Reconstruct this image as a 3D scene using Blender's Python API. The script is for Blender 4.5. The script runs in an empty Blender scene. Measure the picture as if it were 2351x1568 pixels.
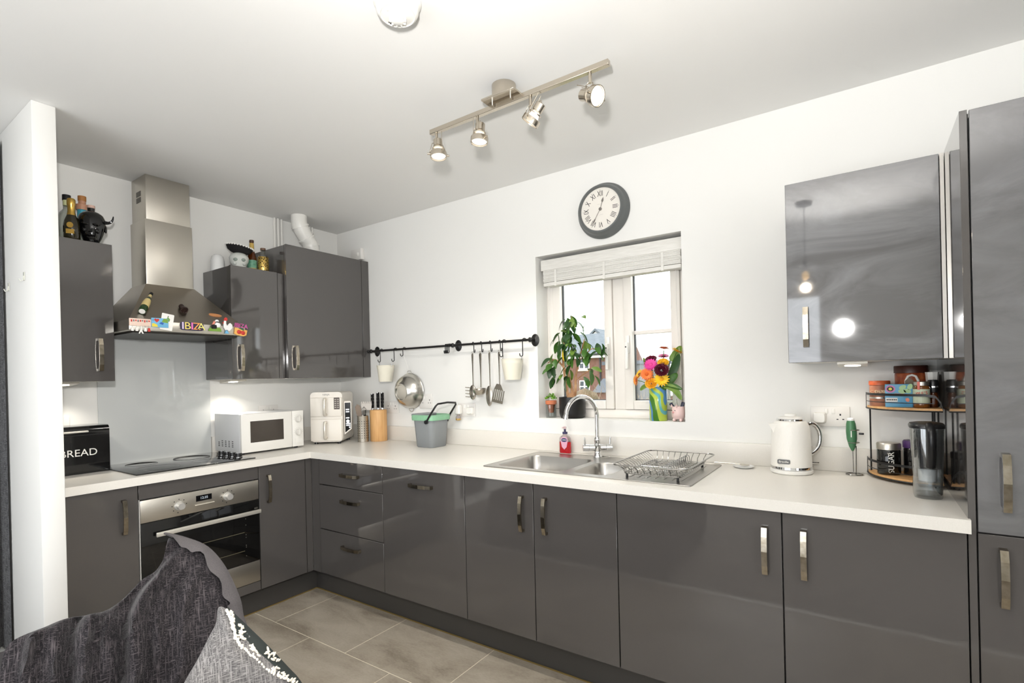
import bpy, bmesh, math, random
from mathutils import Vector, Matrix, Euler
R = random.Random(7)
PI = math.pi
scene = bpy.context.scene
COL = scene.collection
# ------------------------------------------------------------------ camera
cam = bpy.data.cameras.new('camera'); camo = bpy.data.objects.new('camera', cam); COL.objects.link(camo)
cam.sensor_width = 36.0; cam.lens = 1174.557 / 2351 * 36.0
cam.shift_x = 4.0 / 2351; cam.shift_y = 85.38 / 2351
cam.clip_start = 0.02; cam.clip_end = 400
_r = Vector((0.82291541, 0.56766554, -0.02379201)); _u = Vector((0.01883543, 0.01459537, 0.99971606)); _f = Vector((-0.56785161, 0.82312989, -0.00131853))
camo.matrix_world = Matrix(((_r.x, _u.x, -_f.x, 3.49481), (_r.y, _u.y, -_f.y, -2.63629), (_r.z, _u.z, -_f.z, 1.34695), (0, 0, 0, 1)))
scene.camera = camo
# ------------------------------------------------------------------ world: plain overcast sky
w = bpy.data.worlds.new('overcast'); scene.world = w; w.use_nodes = True
bg = w.node_tree.nodes['Background']; bg.inputs[0].default_value = (0.93, 0.965, 1.0, 1); bg.inputs[1].default_value = 5.2
# ------------------------------------------------------------------ view
scene.view_settings.view_transform = 'Standard'; scene.view_settings.look = 'None'
scene.view_settings.gamma = 1; scene.view_settings.use_curve_mapping = False
scene.view_settings.exposure = -0.25
scene.cycles.use_denoising = True
scene.cycles.use_adaptive_sampling = True; scene.cycles.adaptive_threshold = 0.10; scene.cycles.adaptive_min_samples = 16
scene.cycles.max_bounces = 6; scene.cycles.diffuse_bounces = 3; scene.cycles.glossy_bounces = 3
scene.cycles.transmission_bounces = 4; scene.cycles.transparent_max_bounces = 8
scene.cycles.caustics_reflective = False; scene.cycles.caustics_refractive = False
scene.cycles.sample_clamp_indirect = 6.0
# ------------------------------------------------------------------ lights
def area(name, loc, look, size, energy, col=(1, 1, 1), shape='DISK', size_y=None, portal=False):
    l = bpy.data.lights.new(name, 'AREA'); l.shape = shape; l.size = size
    if size_y: l.size_y = size_y
    l.energy = energy; l.color = col; l.cycles.is_portal = portal
    o = bpy.data.objects.new(name, l); COL.objects.link(o); o.location = loc
    o.rotation_euler = Vector(look).to_track_quat('-Z', 'Y').to_euler()
    return o
fl_l = bpy.data.lights.new('camera_flash', 'POINT'); fl_l.energy = 32; fl_l.color = (1.0, 0.98, 0.955); fl_l.shadow_soft_size = 0.05
fl_o = bpy.data.objects.new('camera_flash', fl_l); COL.objects.link(fl_o); fl_o.location = (3.38, -2.62, 1.66)      # bare-bulb flash just above the camera
fz_l = bpy.data.lights.new('flash_corner_fill', 'SPOT'); fz_l.energy = 145; fz_l.color = (1.0, 0.98, 0.955); fz_l.shadow_soft_size = 0.05; fz_l.spot_size = math.radians(120); fz_l.spot_blend = 1.0
fz_o = bpy.data.objects.new('flash_corner_fill', fz_l); COL.objects.link(fz_o); fz_o.location = (3.38, -2.62, 1.66); fz_o.rotation_euler = Vector((-0.93, 0.38, 0.08)).to_track_quat('-Z', 'Y').to_euler()   # extra spot at the flash, added to brighten the far corner
fb_l = bpy.data.lights.new('camera_flash_bounce', 'SPOT'); fb_l.energy = 180; fb_l.color = (1.0, 0.985, 0.965); fb_l.shadow_soft_size = 0.05; fb_l.spot_size = math.radians(120); fb_l.spot_blend = 0.9
fb_o = bpy.data.objects.new('camera_flash_bounce', fb_l); COL.objects.link(fb_o); fb_o.location = (3.38, -2.62, 1.66); fb_o.rotation_euler = Vector((0.05, 0.75, 1.0)).to_track_quat('-Z', 'Y').to_euler()   # its second head, turned to the ceiling
area('added_patio_daylight', (1.95, -4.33, 1.15), (0, 1, 0), 2.5, 1, shape='RECTANGLE', size_y=2.1, portal=True)  # sampling portal for the added, unseen patio window
area('added_side_daylight', (5.58, -2.9, 1.45), (-1, 0, 0), 1.8, 1, shape='RECTANGLE', size_y=1.4, portal=True)  # sampling portal for the added side window, out of view
area('daylight_kitchen', (2.315, 0.24, 1.58), (0, -1, 0), 0.86, 1, shape='RECTANGLE', size_y=0.96, portal=True)

# ------------------------------------------------------------------ helpers
def lin(c):
    c = c / 255.0
    return c / 12.92 if c <= 0.04045 else ((c + 0.055) / 1.055) ** 2.4
def rgb(*c): return (lin(c[0]), lin(c[1]), lin(c[2]), 1)
MATS = {}
def mat(name, col=(200, 200, 200), rough=0.5, metal=0.0, spec=0.5, coat=0.0, trans=0.0, ior=1.45, emit=None, es=1.0,
        noise=None, bump=None, rvar=None, col2=None, alpha=None, sheen=0.0):
    """noise=(scale, detail, stretch) mixes col and col2; bump=(scale, strength); rvar=(scale, lo, hi)"""
    if name in MATS: return MATS[name]
    m = bpy.data.materials.new(name); m.use_nodes = True; MATS[name] = m
    nt = m.node_tree; b = nt.nodes['Principled BSDF']
    b.inputs['Base Color'].default_value = rgb(*col); b.inputs['Roughness'].default_value = rough
    b.inputs['Metallic'].default_value = metal; b.inputs['Specular IOR Level'].default_value = spec
    b.inputs['Coat Weight'].default_value = coat; b.inputs['Coat Roughness'].default_value = 0.04
    b.inputs['Transmission Weight'].default_value = trans; b.inputs['IOR'].default_value = ior
    if sheen: b.inputs['Sheen Weight'].default_value = sheen
    if emit: b.inputs['Emission Color'].default_value = rgb(*emit); b.inputs['Emission Strength'].default_value = es
    tc = None
    def coords(st=(1, 1, 1)):
        t = nt.nodes.new('ShaderNodeTexCoord'); mp = nt.nodes.new('ShaderNodeMapping'); mp.inputs['Scale'].default_value = st
        nt.links.new(t.outputs['Object'], mp.inputs[0]); return mp.outputs[0]
    if noise:
        n = nt.nodes.new('ShaderNodeTexNoise'); n.inputs['Scale'].default_value = noise[0]; n.inputs['Detail'].default_value = noise[1]
        nt.links.new(coords(noise[2] if len(noise) > 2 else (1, 1, 1)), n.inputs['Vector'])
        r = nt.nodes.new('ShaderNodeValToRGB'); r.color_ramp.elements[0].position = 0.3; r.color_ramp.elements[1].position = 0.7
        r.color_ramp.elements[0].color = rgb(*col); r.color_ramp.elements[1].color = rgb(*(col2 or col))
        nt.links.new(n.outputs[0], r.inputs[0]); nt.links.new(r.outputs[0], b.inputs['Base Color'])
    if bump:
        n = nt.nodes.new('ShaderNodeTexNoise'); n.inputs['Scale'].default_value = bump[0]; n.inputs['Detail'].default_value = 4
        nt.links.new(coords(bump[2] if len(bump) > 2 else (1, 1, 1)), n.inputs['Vector'])
        bp = nt.nodes.new('ShaderNodeBump'); bp.inputs['Strength'].default_value = bump[1]; bp.inputs['Distance'].default_value = 0.005
        nt.links.new(n.outputs[0], bp.inputs['Height']); nt.links.new(bp.outputs[0], b.inputs['Normal'])
    if rvar:
        n = nt.nodes.new('ShaderNodeTexNoise'); n.inputs['Scale'].default_value = rvar[0]; n.inputs['Detail'].default_value = 5
        n.inputs['Distortion'].default_value = 1.4
        nt.links.new(coords(rvar[3] if len(rvar) > 3 else (1, 1, 1)), n.inputs['Vector'])
        mr = nt.nodes.new('ShaderNodeMapRange'); mr.inputs[1].default_value = 0.35; mr.inputs[2].default_value = 0.7
        mr.inputs[3].default_value = rvar[1]; mr.inputs[4].default_value = rvar[2]
        nt.links.new(n.outputs[0], mr.inputs[0]); nt.links.new(mr.outputs[0], b.inputs['Roughness'])
    return m
_TXT = {}
def text_data(s, size, depth):
    k = (s, size, depth)
    if k not in _TXT:
        c = bpy.data.curves.new('t', 'FONT'); c.body = s; c.size = size; c.extrude = depth; c.align_x = 'CENTER'; c.align_y = 'CENTER'
        c.resolution_u = 3
        o = bpy.data.objects.new('t', c); COL.objects.link(o)
        dg = bpy.context.evaluated_depsgraph_get(); dg.update()
        me = o.evaluated_get(dg).to_mesh()
        _TXT[k] = ([v.co.copy() for v in me.vertices], [tuple(p.vertices) for p in me.polygons])
        o.evaluated_get(dg).to_mesh_clear(); bpy.data.objects.remove(o); bpy.data.curves.remove(c)
    return _TXT[k]
def frame(o, x, y, z=None):
    """matrix from an origin and two or three axes"""
    x = Vector(x).normalized(); y = Vector(y).normalized(); z = Vector(z).normalized() if z else x.cross(y).normalized()
    o = Vector(o)
    return Matrix(((x.x, y.x, z.x, o.x), (x.y, y.y, z.y, o.y), (x.z, y.z, z.z, o.z), (0, 0, 0, 1)))
class G:
    """collects shapes; one mesh per part"""
    def __init__(s): s.v = []; s.f = []; s.m = []
    def add(s, vs, fs, m=0, M=None):
        o = len(s.v)
        s.v += [tuple(M @ Vector(p)) if M else tuple(p) for p in vs]
        s.f += [tuple(i + o for i in f) for f in fs]; s.m += [m] * len(fs); return s
    def box(s, x0, y0, z0, x1, y1, z1, bev=0.0, m=0, M=None, seg=2):
        if x0 > x1: x0, x1 = x1, x0
        if y0 > y1: y0, y1 = y1, y0
        if z0 > z1: z0, z1 = z1, z0
        if bev:
            bm = bmesh.new(); bmesh.ops.create_cube(bm, size=1)
            for v in bm.verts: v.co = Vector(((x0 + x1) / 2 + v.co.x * (x1 - x0), (y0 + y1) / 2 + v.co.y * (y1 - y0), (z0 + z1) / 2 + v.co.z * (z1 - z0)))
            bmesh.ops.bevel(bm, geom=bm.edges[:], offset=bev, segments=seg, affect='EDGES', profile=0.5)
            bm.verts.index_update()
            s.add([v.co.copy() for v in bm.verts], [[v.index for v in f.verts] for f in bm.faces], m, M); bm.free(); return s
        return s.add([(x0, y0, z0), (x1, y0, z0), (x1, y1, z0), (x0, y1, z0), (x0, y0, z1), (x1, y0, z1), (x1, y1, z1), (x0, y1, z1)],
                     [(3, 2, 1, 0), (4, 5, 6, 7), (0, 1, 5, 4), (1, 2, 6, 5), (2, 3, 7, 6), (3, 0, 4, 7)], m, M)
    def loft(s, rings, m=0, M=None, cap=True, closed=False):
        n = len(rings[0]); vs = [p for r in rings for p in r]; fs = []
        k = len(rings)
        for i in range(k if closed else k - 1):
            a, b = i * n, ((i + 1) % k) * n
            for j in range(n): fs.append((a + j, a + (j + 1) % n, b + (j + 1) % n, b + j))
        if cap and not closed:
            fs.append(tuple(range(n))[::-1]); fs.append(tuple((k - 1) * n + j for j in range(n)))
        return s.add(vs, fs, m, M)
    def lathe(s, prof, n=24, m=0, M=None, cap=True, sx=1, sy=1):
        return s.loft([[(r * math.cos(2 * PI * j / n) * sx, r * math.sin(2 * PI * j / n) * sy, z) for j in range(n)] for r, z in prof], m, M, cap)
    def cyl(s, p0, p1, r0, r1=None, n=12, m=0, cap=True, M=None):
        p0, p1 = Vector(p0), Vector(p1); d = (p1 - p0); q = d.to_track_quat('Z', 'Y').to_matrix().to_4x4()
        T = Matrix.Translation(p0) @ q
        if M: T = M @ T
        return s.lathe([(r0, 0), (r0 if r1 is None else r1, d.length)], n, m, T, cap)
    def tube(s, pts, r, n=8, m=0, closed=False, M=None, flat=1.0):
        pts = [Vector(p) for p in pts]; k = len(pts); rs = r if isinstance(r, (list, tuple)) else [r] * k
        rings = []; up = None
        for i, p in enumerate(pts):
            a = pts[(i - 1) % k] if (closed or i > 0) else p; b = pts[(i + 1) % k] if (closed or i < k - 1) else p
            t = (b - a).normalized()
            if up is None: up = Vector((0, 0, 1)) if abs(t.z) < 0.9 else Vector((1, 0, 0))
            x = t.cross(up).normalized(); up = x.cross(t).normalized()
            rings.append([p + (x * math.cos(2 * PI * j / n) * flat + up * math.sin(2 * PI * j / n)) * rs[i] for j in range(n)])
        return s.loft(rings, m, M, cap=not closed, closed=closed)
    def prism(s, poly, z0, z1, m=0, M=None):
        n = len(poly)
        return s.add([(x, y, z0) for x, y in poly] + [(x, y, z1) for x, y in poly],
                     [tuple(range(n))[::-1], tuple(range(n, 2 * n))] + [(j, (j + 1) % n, n + (j + 1) % n, n + j) for j in range(n)], m, M)
    def ball(s, c, r, n=16, k=10, m=0, M=None):
        r = r if isinstance(r, (tuple, list)) else (r, r, r)
        T = Matrix.Translation(Vector(c)) @ Matrix.Diagonal((r[0], r[1], r[2], 1))
        if M: T = M @ T
        return s.lathe([(max(math.sin(PI * i / k), 0.004), -math.cos(PI * i / k)) for i in range(k + 1)], n, m, T)
    def text(s, t, size, M, depth=0.0004, m=0):
        v, f = text_data(t, size, depth); return s.add(v, f, m, M)
    def obj(s, name, mats, parent=None, world=False, smooth=40, shade=True):
        me = bpy.data.meshes.new(name); vs = s.v
        o = bpy.data.objects.new(name, me)
        if parent is not None:
            o.parent = parent
            if world:
                off = Vector((0, 0, 0)); q = parent
                while q is not None: off += q.location; q = q.parent
                vs = [(v[0] - off.x, v[1] - off.y, v[2] - off.z) for v in vs]
        me.from_pydata(vs, [], s.f); me.validate()
        for mm in (mats if isinstance(mats, (list, tuple)) else [mats]): me.materials.append(mm)
        if len(me.polygons) == len(s.m): me.polygons.foreach_set('material_index', s.m)
        if smooth and shade:
            me.polygons.foreach_set('use_smooth', [True] * len(me.polygons)); me.set_sharp_from_angle(angle=math.radians(smooth))
        bm = bmesh.new(); bm.from_mesh(me); bmesh.ops.recalc_face_normals(bm, faces=bm.faces[:]); bm.to_mesh(me); bm.free()
        COL.objects.link(o); return o
def tag(o, label, cat, group=None):
    o['label'] = label; o['category'] = cat
    if group: o['group'] = group
    return o
def thing(name, label, cat, loc=(0, 0, 0), rz=0.0, group=None):
    o = bpy.data.objects.new(name, None); COL.objects.link(o); o.location = loc; o.rotation_euler = (0, 0, rz); o.empty_display_size = 0.05
    return tag(o, label, cat, group)
def struct(o): o['kind'] = 'structure'; return o
def stuff(o): o['kind'] = 'stuff'; return o
def dup(o, parent=None, **kw):
    c = o.copy(); COL.objects.link(c); c.parent = parent
    for ch in list(o.children): dup(ch, c)
    for k, v in kw.items():
        if k == 'loc': c.location = v
        elif k == 'rz': c.rotation_euler = (0, 0, v)
        elif k == 'rot': c.rotation_euler = v
        else: c[k] = v
    return c
def rrect(x0, y0, x1, y1, r, k=5):
    p = []
    for cx, cy, a in ((x1 - r, y0 + r, -PI / 2), (x1 - r, y1 - r, 0), (x0 + r, y1 - r, PI / 2), (x0 + r, y0 + r, PI)):
        for i in range(k + 1): p.append((cx + r * math.cos(a + i * PI / 2 / k), cy + r * math.sin(a + i * PI / 2 / k)))
    return p
def arc(c, r, a0, a1, n, plane='xz'):
    o = []
    for i in range(n + 1):
        a = a0 + (a1 - a0) * i / n; u, v = r * math.cos(a), r * math.sin(a)
        o.append(Vector(c) + (Vector((u, 0, v)) if plane == 'xz' else Vector((0, u, v)) if plane == 'yz' else Vector((u, v, 0))))
    return o
def thin(name, tint=(1, 1, 1), refl=0.10, rough=0.0):
    """thin clear sheet: lets light straight through, mirrors a little more at grazing angles"""
    if name in MATS: return MATS[name]
    m = bpy.data.materials.new(name); m.use_nodes = True; MATS[name] = m; nt = m.node_tree; nt.nodes.remove(nt.nodes['Principled BSDF']); out = nt.nodes['Material Output']
    t = nt.nodes.new('ShaderNodeBsdfTransparent'); t.inputs[0].default_value = (*tint, 1); gl = nt.nodes.new('ShaderNodeBsdfGlossy'); gl.inputs['Roughness'].default_value = max(rough, 0.01)
    lw = nt.nodes.new('ShaderNodeLayerWeight'); lw.inputs[0].default_value = 0.35; mr = nt.nodes.new('ShaderNodeMapRange'); mr.inputs[3].default_value = refl * 0.4; mr.inputs[4].default_value = min(refl * 6, 0.8)
    mx = nt.nodes.new('ShaderNodeMixShader'); nt.links.new(lw.outputs['Facing'], mr.inputs[0]); nt.links.new(mr.outputs[0], mx.inputs[0]); nt.links.new(t.outputs[0], mx.inputs[1]); nt.links.new(gl.outputs[0], mx.inputs[2]); nt.links.new(mx.outputs[0], out.inputs[0])
    return m
# ------------------------------------------------------------------ materials
wallm = mat('wall_paint', (238, 237, 233), 0.85, spec=0.2, bump=(90, 0.04))
ceilm = mat('ceiling_paint', (238, 237, 234), 0.9, spec=0.15)
gloss = mat('cabinet_gloss_grey', (80, 77, 75), 0.07, coat=0.7, rvar=(5, 0.04, 0.09), spec=0.65)
def smear_mat():
    m = bpy.data.materials.new('cabinet_gloss_smeared'); m.use_nodes = True; nt = m.node_tree; b = nt.nodes['Principled BSDF']; out = nt.nodes['Material Output']
    b.inputs['Base Color'].default_value = rgb(92, 91, 92); b.inputs['Roughness'].default_value = 0.05; b.inputs['Coat Weight'].default_value = 1.0; b.inputs['Specular IOR Level'].default_value = 0.8
    h = nt.nodes.new('ShaderNodeBsdfGlossy'); h.inputs['Roughness'].default_value = 0.42; h.inputs['Color'].default_value = (0.62, 0.64, 0.68, 1)
    tc = nt.nodes.new('ShaderNodeTexCoord'); mp = nt.nodes.new('ShaderNodeMapping'); mp.inputs['Scale'].default_value = (1.5, 1, 4.2); mp.inputs['Rotation'].default_value = (0, 0.45, 0)
    n = nt.nodes.new('ShaderNodeTexNoise'); n.inputs['Scale'].default_value = 1.3; n.inputs['Detail'].default_value = 9; n.inputs['Roughness'].default_value = 0.6; n.inputs['Distortion'].default_value = 1.8
    r = nt.nodes.new('ShaderNodeMapRange'); r.inputs[1].default_value = 0.42; r.inputs[2].default_value = 0.80; r.inputs[3].default_value = 0.012; r.inputs[4].default_value = 0.13
    mx = nt.nodes.new('ShaderNodeMixShader')
    nt.links.new(tc.outputs['Object'], mp.inputs[0]); nt.links.new(mp.outputs[0], n.inputs['Vector']); nt.links.new(n.outputs[0], r.inputs[0]); nt.links.new(r.outputs[0], mx.inputs[0])
    nt.links.new(b.outputs[0], mx.inputs[1]); nt.links.new(h.outputs[0], mx.inputs[2]); nt.links.new(mx.outputs[0], out.inputs[0]); return m
smear = smear_mat()
carc = mat('cabinet_carcass', (74, 72, 71), 0.4)
white_mf = mat('white_melamine', (232, 230, 224), 0.5)
plinthm = mat('plinth_grey', (66, 64, 62), 0.35)
topm = mat('worktop_laminate', (232, 228, 221), 0.3, noise=(420, 3), col2=(226, 222, 213), spec=0.4)
steel = mat('brushed_steel', (205, 200, 190), 0.36, metal=1.0, bump=(300, 0.02, (1, 1, 0.05)))
steel2 = mat('sink_steel', (186, 183, 178), 0.3, metal=1.0)
nickel = mat('satin_nickel', (205, 196, 182), 0.24, metal=1.0)
chrome = mat('chrome', (232, 232, 232), 0.06, metal=1.0)
handm = mat('handle_nickel', (176, 168, 154), 0.16, metal=1.0, noise=(60, 3), col2=(150, 141, 124))
wire = mat('chrome_wire', (150, 149, 146), 0.2, metal=1.0)
blackm = mat('black_metal', (22, 21, 21), 0.4)
blackg = mat('black_gloss', (10, 10, 11), 0.06, coat=0.5)
blackp = mat('black_plastic', (20, 20, 22), 0.3)
whitep = mat('white_plastic', (238, 236, 230), 0.3)
whiteg = mat('white_gloss', (240, 240, 238), 0.12)
upvc = mat('window_upvc', (236, 231, 224), 0.35)
darkglass = mat('dark_glass', (12, 12, 12), 0.04, coat=0.4)
screen = mat('black_screen', (6, 7, 10), 0.1)
glassm = mat('clear_glass', (255, 255, 255), 0.0, trans=1.0, ior=1.45)
greyglass = mat('splash_glass', (208, 211, 210), 0.06, coat=0.6, spec=0.5)
cream = mat('cream_enamel', (236, 231, 214), 0.35)
gold = mat('gold_foil', (214, 176, 92), 0.28, metal=1.0)
brown = mat('brown_glass', (74, 34, 10), 0.08, coat=0.3)
wood = mat('beech_wood', (222, 176, 120), 0.5, noise=(14, 4, (6, 6, 0.6)), col2=(206, 156, 100))
terr = mat('terracotta', (196, 110, 72), 0.7, noise=(30, 3), col2=(208, 128, 92))
leafm = mat('leaf_green', (48, 88, 30), 0.35, noise=(16, 2), col2=(76, 116, 44))
leafd = mat('leaf_dark_green', (30, 60, 26), 0.35, noise=(20, 2), col2=(44, 80, 34))
leafl = mat('leaf_light_green', (96, 128, 48), 0.45, noise=(20, 2), col2=(118, 146, 66))
leafy = mat('leaf_yellow', (232, 200, 40), 0.45)
barkm = mat('bark', (150, 104, 70), 0.8, noise=(30, 4), col2=(186, 150, 112))
def glow(name, col, s): return mat(name, col, 0.4, emit=col, es=s)
# ================================================================== room shell
H = 2.545; D = 0.696; D2 = 0.604; FY = -0.676; FX = 0.584; ZT = 0.91; ZB = 0.87; PT = 0.15
YB = -4.3; XR = 5.5
WX0, WX1, WZ0, WZ1 = 1.881, 2.748, 1.102, 2.072
g = G(); g.box(-0.12, 0, -0.1, WX0, 0.24, H + 0.1).box(WX1, 0, -0.1, XR + 0.1, 0.24, H + 0.1).box(WX0, 0, -0.1, WX1, 0.24, WZ0).box(WX0, 0, WZ1, WX1, 0.24, H + 0.1)
struct(g.obj('wall_right', wallm))
struct(G().box(-0.12, YB - 0.12, -0.1, 0, 0, H + 0.1).obj('wall_left', wallm))
struct(G().box(0, -2.005, 0, 0.688, -1.925, H, 0.004).obj('wall_partition', wallm))
g = G(); g.box(0, YB - 0.12, -0.1, 0.7, YB, H + 0.1).box(3.2, YB - 0.12, -0.1, XR, YB, H + 0.1).box(0.7, YB - 0.12, 2.2, 3.2, YB, H + 0.1).box(0.7, YB - 0.12, -0.1, 3.2, YB, 0.08)
struct(g.obj('wall_back', wallm))
g = G(); g.box(XR, YB - 0.12, -0.1, XR + 0.12, -3.8, H + 0.1).box(XR, -2.0, -0.1, XR + 0.12, 0, H + 0.1).box(XR, -3.8, 2.15, XR + 0.12, -2.0, H + 0.1).box(XR, -3.8, -0.1, XR + 0.12, -2.0, 0.75)
struct(g.obj('wall_far_right', wallm))
struct(G().box(-0.12, YB - 0.12, H, XR + 0.12, 0.24, H + 0.1).obj('ceiling', ceilm))
# floor: a grout bed with separate tiles in the kitchen, carpet in the living area
grout = mat('floor_grout', (222, 214, 194), 0.9)
fl = struct(G().box(0, YB, -0.1, XR, 0, -0.0015).obj('floor', grout))
def tile_mat():
    m = bpy.data.materials.new('stone_effect_tile'); m.use_nodes = True; nt = m.node_tree; b = nt.nodes['Principled BSDF']
    t = nt.nodes.new('ShaderNodeNewGeometry'); mp = nt.nodes.new('ShaderNodeMapping'); mp.inputs['Scale'].default_value = (1.0, 2.4, 1)
    n = nt.nodes.new('ShaderNodeTexNoise'); n.inputs['Scale'].default_value = 3.0; n.inputs['Detail'].default_value = 7; n.inputs['Roughness'].default_value = 0.62; n.inputs['Distortion'].default_value = 0.5
    n2 = nt.nodes.new('ShaderNodeTexNoise'); n2.inputs['Scale'].default_value = 60; n2.inputs['Detail'].default_value = 4
    mx = nt.nodes.new('ShaderNodeMix'); mx.inputs[0].default_value = 0.22
    r = nt.nodes.new('ShaderNodeValToRGB')
    r.color_ramp.elements[0].position = 0.34; r.color_ramp.elements[0].color = rgb(132, 122, 108)
    r.color_ramp.elements[1].position = 0.62; r.color_ramp.elements[1].color = rgb(176, 167, 152)
    e = r.color_ramp.elements.new(0.47); e.color = rgb(160, 150, 135)
    nt.links.new(t.outputs['Position'], mp.inputs[0]); nt.links.new(mp.outputs[0], n.inputs['Vector']); nt.links.new(mp.outputs[0], n2.inputs['Vector'])
    nt.links.new(n.outputs[0], mx.inputs[2]); nt.links.new(n2.outputs[0], mx.inputs[3]); nt.links.new(mx.outputs[0], r.inputs[0]); nt.links.new(r.outputs[0], b.inputs['Base Color'])
    b.inputs['Roughness'].default_value = 0.42
    return m
tilem = tile_mat()
for row, (y1, y0, off) in enumerate([(-0.585, -1.03, 0.733), (-1.03, -1.48, 1.057), (-1.48, -1.95, 0.733)]):
    x = off - 0.614 * 3
    while x < XR:
        a, b_ = max(x, 0.49), min(x + 0.614, XR)
        if b_ - a > 0.05: G().box(a + 0.0025, y0 + 0.0025, -0.004, b_ - 0.0025, y1 - 0.0025, 0.0, 0.0006, seg=1).obj('floor_tile', tilem, fl)
        x += 0.614
carpet = mat('carpet_grey', (128, 122, 116), 0.95, noise=(300, 3), col2=(146, 140, 132), bump=(500, 0.4))
struct(G().box(0, YB, -0.004, XR, -1.99, 0.004).obj('floor_carpet', carpet))
struct(G().box(0.69, -1.992, -0.004, XR, -1.948, 0.004, 0.002).obj('trim_1', mat('threshold_alu', (226, 222, 214), 0.4)))
bbm = mat('skirting_white', (238, 236, 230), 0.4)
struct(G().box(0.0, YB, 0.004, 0.016, -2.007, 0.12, 0.003).obj('baseboard_left', bbm))
struct(G().box(0.017, -2.021, 0.004, 0.68, -2.006, 0.12, 0.003).obj('baseboard_partition', bbm))
struct(G().box(0.02, YB, 0.004, 0.7, YB + 0.016, 0.12, 0.003).box(3.2, YB, 0.004, XR - 0.02, YB + 0.016, 0.12, 0.003).obj('baseboard_back', bbm))
# patio and side windows behind the photographer, unseen, added for soft daylight
pw = struct(G().box(0.7, YB - 0.09, 0.08, 0.77, YB - 0.02, 2.2).box(3.13, YB - 0.09, 0.08, 3.2, YB - 0.02, 2.2).box(0.77, YB - 0.09, 2.13, 3.13, YB - 0.02, 2.2).box(0.77, YB - 0.09, 0.08, 3.13, YB - 0.02, 0.16).box(1.91, YB - 0.09, 0.16, 1.99, YB - 0.02, 2.13).obj('added_window_2', upvc))
sw = struct(G().box(XR + 0.02, -3.8, 0.75, XR + 0.09, -3.73, 2.15).box(XR + 0.02, -2.07, 0.75, XR + 0.09, -2.0, 2.15).box(XR + 0.02, -3.73, 0.75, XR + 0.09, -2.07, 0.83).box(XR + 0.02, -3.73, 2.08, XR + 0.09, -2.07, 2.15).box(XR + 0.02, -2.94, 0.83, XR + 0.09, -2.86, 2.08).obj('added_window_3', upvc))
# ------------------------------------------------------------------ kitchen window
FY0, FY1 = 0.125, 0.19
w1 = struct(G().box(WX0, FY0, WZ0, WX0 + 0.045, FY1, WZ1, 0.004).box(WX1 - 0.045, FY0, WZ0, WX1, FY1, WZ1, 0.004).box(WX0 + 0.045, FY0, WZ0, WX1 - 0.045, FY1, WZ0 + 0.05, 0.004)
            .box(WX0 + 0.045, FY0, WZ1 - 0.05, WX1 - 0.045, FY1, WZ1, 0.004).box(2.318, FY0, WZ0 + 0.05, 2.382, FY1, WZ1 - 0.05, 0.004).obj('window_1', upvc))
seal = mat('window_gasket', (40, 40, 40), 0.6)
wglass = thin('window_glass', (0.97, 0.985, 0.98), 0.05)
for k, (x0, x1) in enumerate([(WX0 + 0.047, 2.316), (2.384, WX1 - 0.047)]):
    z0, z1 = WZ0 + 0.052, WZ1 - 0.052; t = 0.05
    s = G().box(x0, FY0 - 0.012, z0, x0 + t, FY1 - 0.01, z1, 0.005).box(x1 - t, FY0 - 0.012, z0, x1, FY1 - 0.01, z1, 0.005).box(x0 + t, FY0 - 0.012, z0, x1 - t, FY1 - 0.01, z0 + t, 0.005).box(x0 + t, FY0 - 0.012, z1 - t, x1 - t, FY1 - 0.01, z1, 0.005).obj('sash', upvc, w1)
    a, b_ = x0 + t, x1 - t
    G().box(a, 0.145, z0 + t, a + 0.004, 0.165, z1 - t).box(b_ - 0.004, 0.145, z0 + t, b_, 0.165, z1 - t).box(a, 0.145, z0 + t, b_, 0.165, z0 + t + 0.004).obj('gasket', seal, s)
    G().box(a, 0.152, z0 + t, b_, 0.158, z1 - t).obj('pane', wglass, s)
    if k == 1: G().box(a, 0.142, 1.575, b_, 0.168, 1.596, 0.003).obj('glazing_bar', upvc, s)
    hx = (x1 - t / 2) if k == 0 else (x0 + t / 2); yy = FY0 - 0.012
    h = G().box(hx - 0.011, yy - 0.010, 1.47, hx + 0.011, yy, 1.57, 0.004).box(hx - 0.008, yy - 0.03, 1.50, hx + 0.008, yy - 0.010, 1.53, 0.004).box(hx - 0.009, yy - 0.036, 1.38, hx + 0.009, yy - 0.022, 1.53, 0.005).obj('handle', whitep, s)
    G().cyl((hx, yy - 0.036, 1.505), (hx, yy - 0.039, 1.505), 0.004, n=8).obj('lock_barrel', blackp, s)
# venetian blind, drawn up
bl = thing('venetian_blind', 'white wooden venetian blind drawn up at the top of the window', 'blind', (2.315, 0.05, 1.9))
blm = mat('blind_white', (234, 232, 226), 0.45, noise=(40, 3, (0.3, 1, 3)), col2=(222, 219, 212))
G().box(1.90, 0.028, 1.988, 2.742, 0.042, 2.052, 0.003).obj('valance', blm, bl, True)
G().box(1.905, 0.044, 2.01, 2.738, 0.1, 2.055, 0.002).obj('head_rail', blm, bl, True)
for k in range(10):
    z = 1.988 - k * 0.0072
    G().box(1.915 + R.uniform(-.002, .002), 0.030 + R.uniform(-.0012, .0012), z - 0.0068, 2.736 + R.uniform(-.002, .002), 0.088, z, 0.0012, seg=1).obj('slat', blm, bl, True)
G().box(1.915, 0.030, 1.893, 2.736, 0.09, 1.915, 0.004).obj('bottom_rail', blm, bl, True)
for x in (2.0, 2.31, 2.64):
    G().box(x - 0.007, 0.0268, 1.89, x + 0.007, 0.0282, 1.987).obj('ladder_tape', blm, bl, True)
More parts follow.
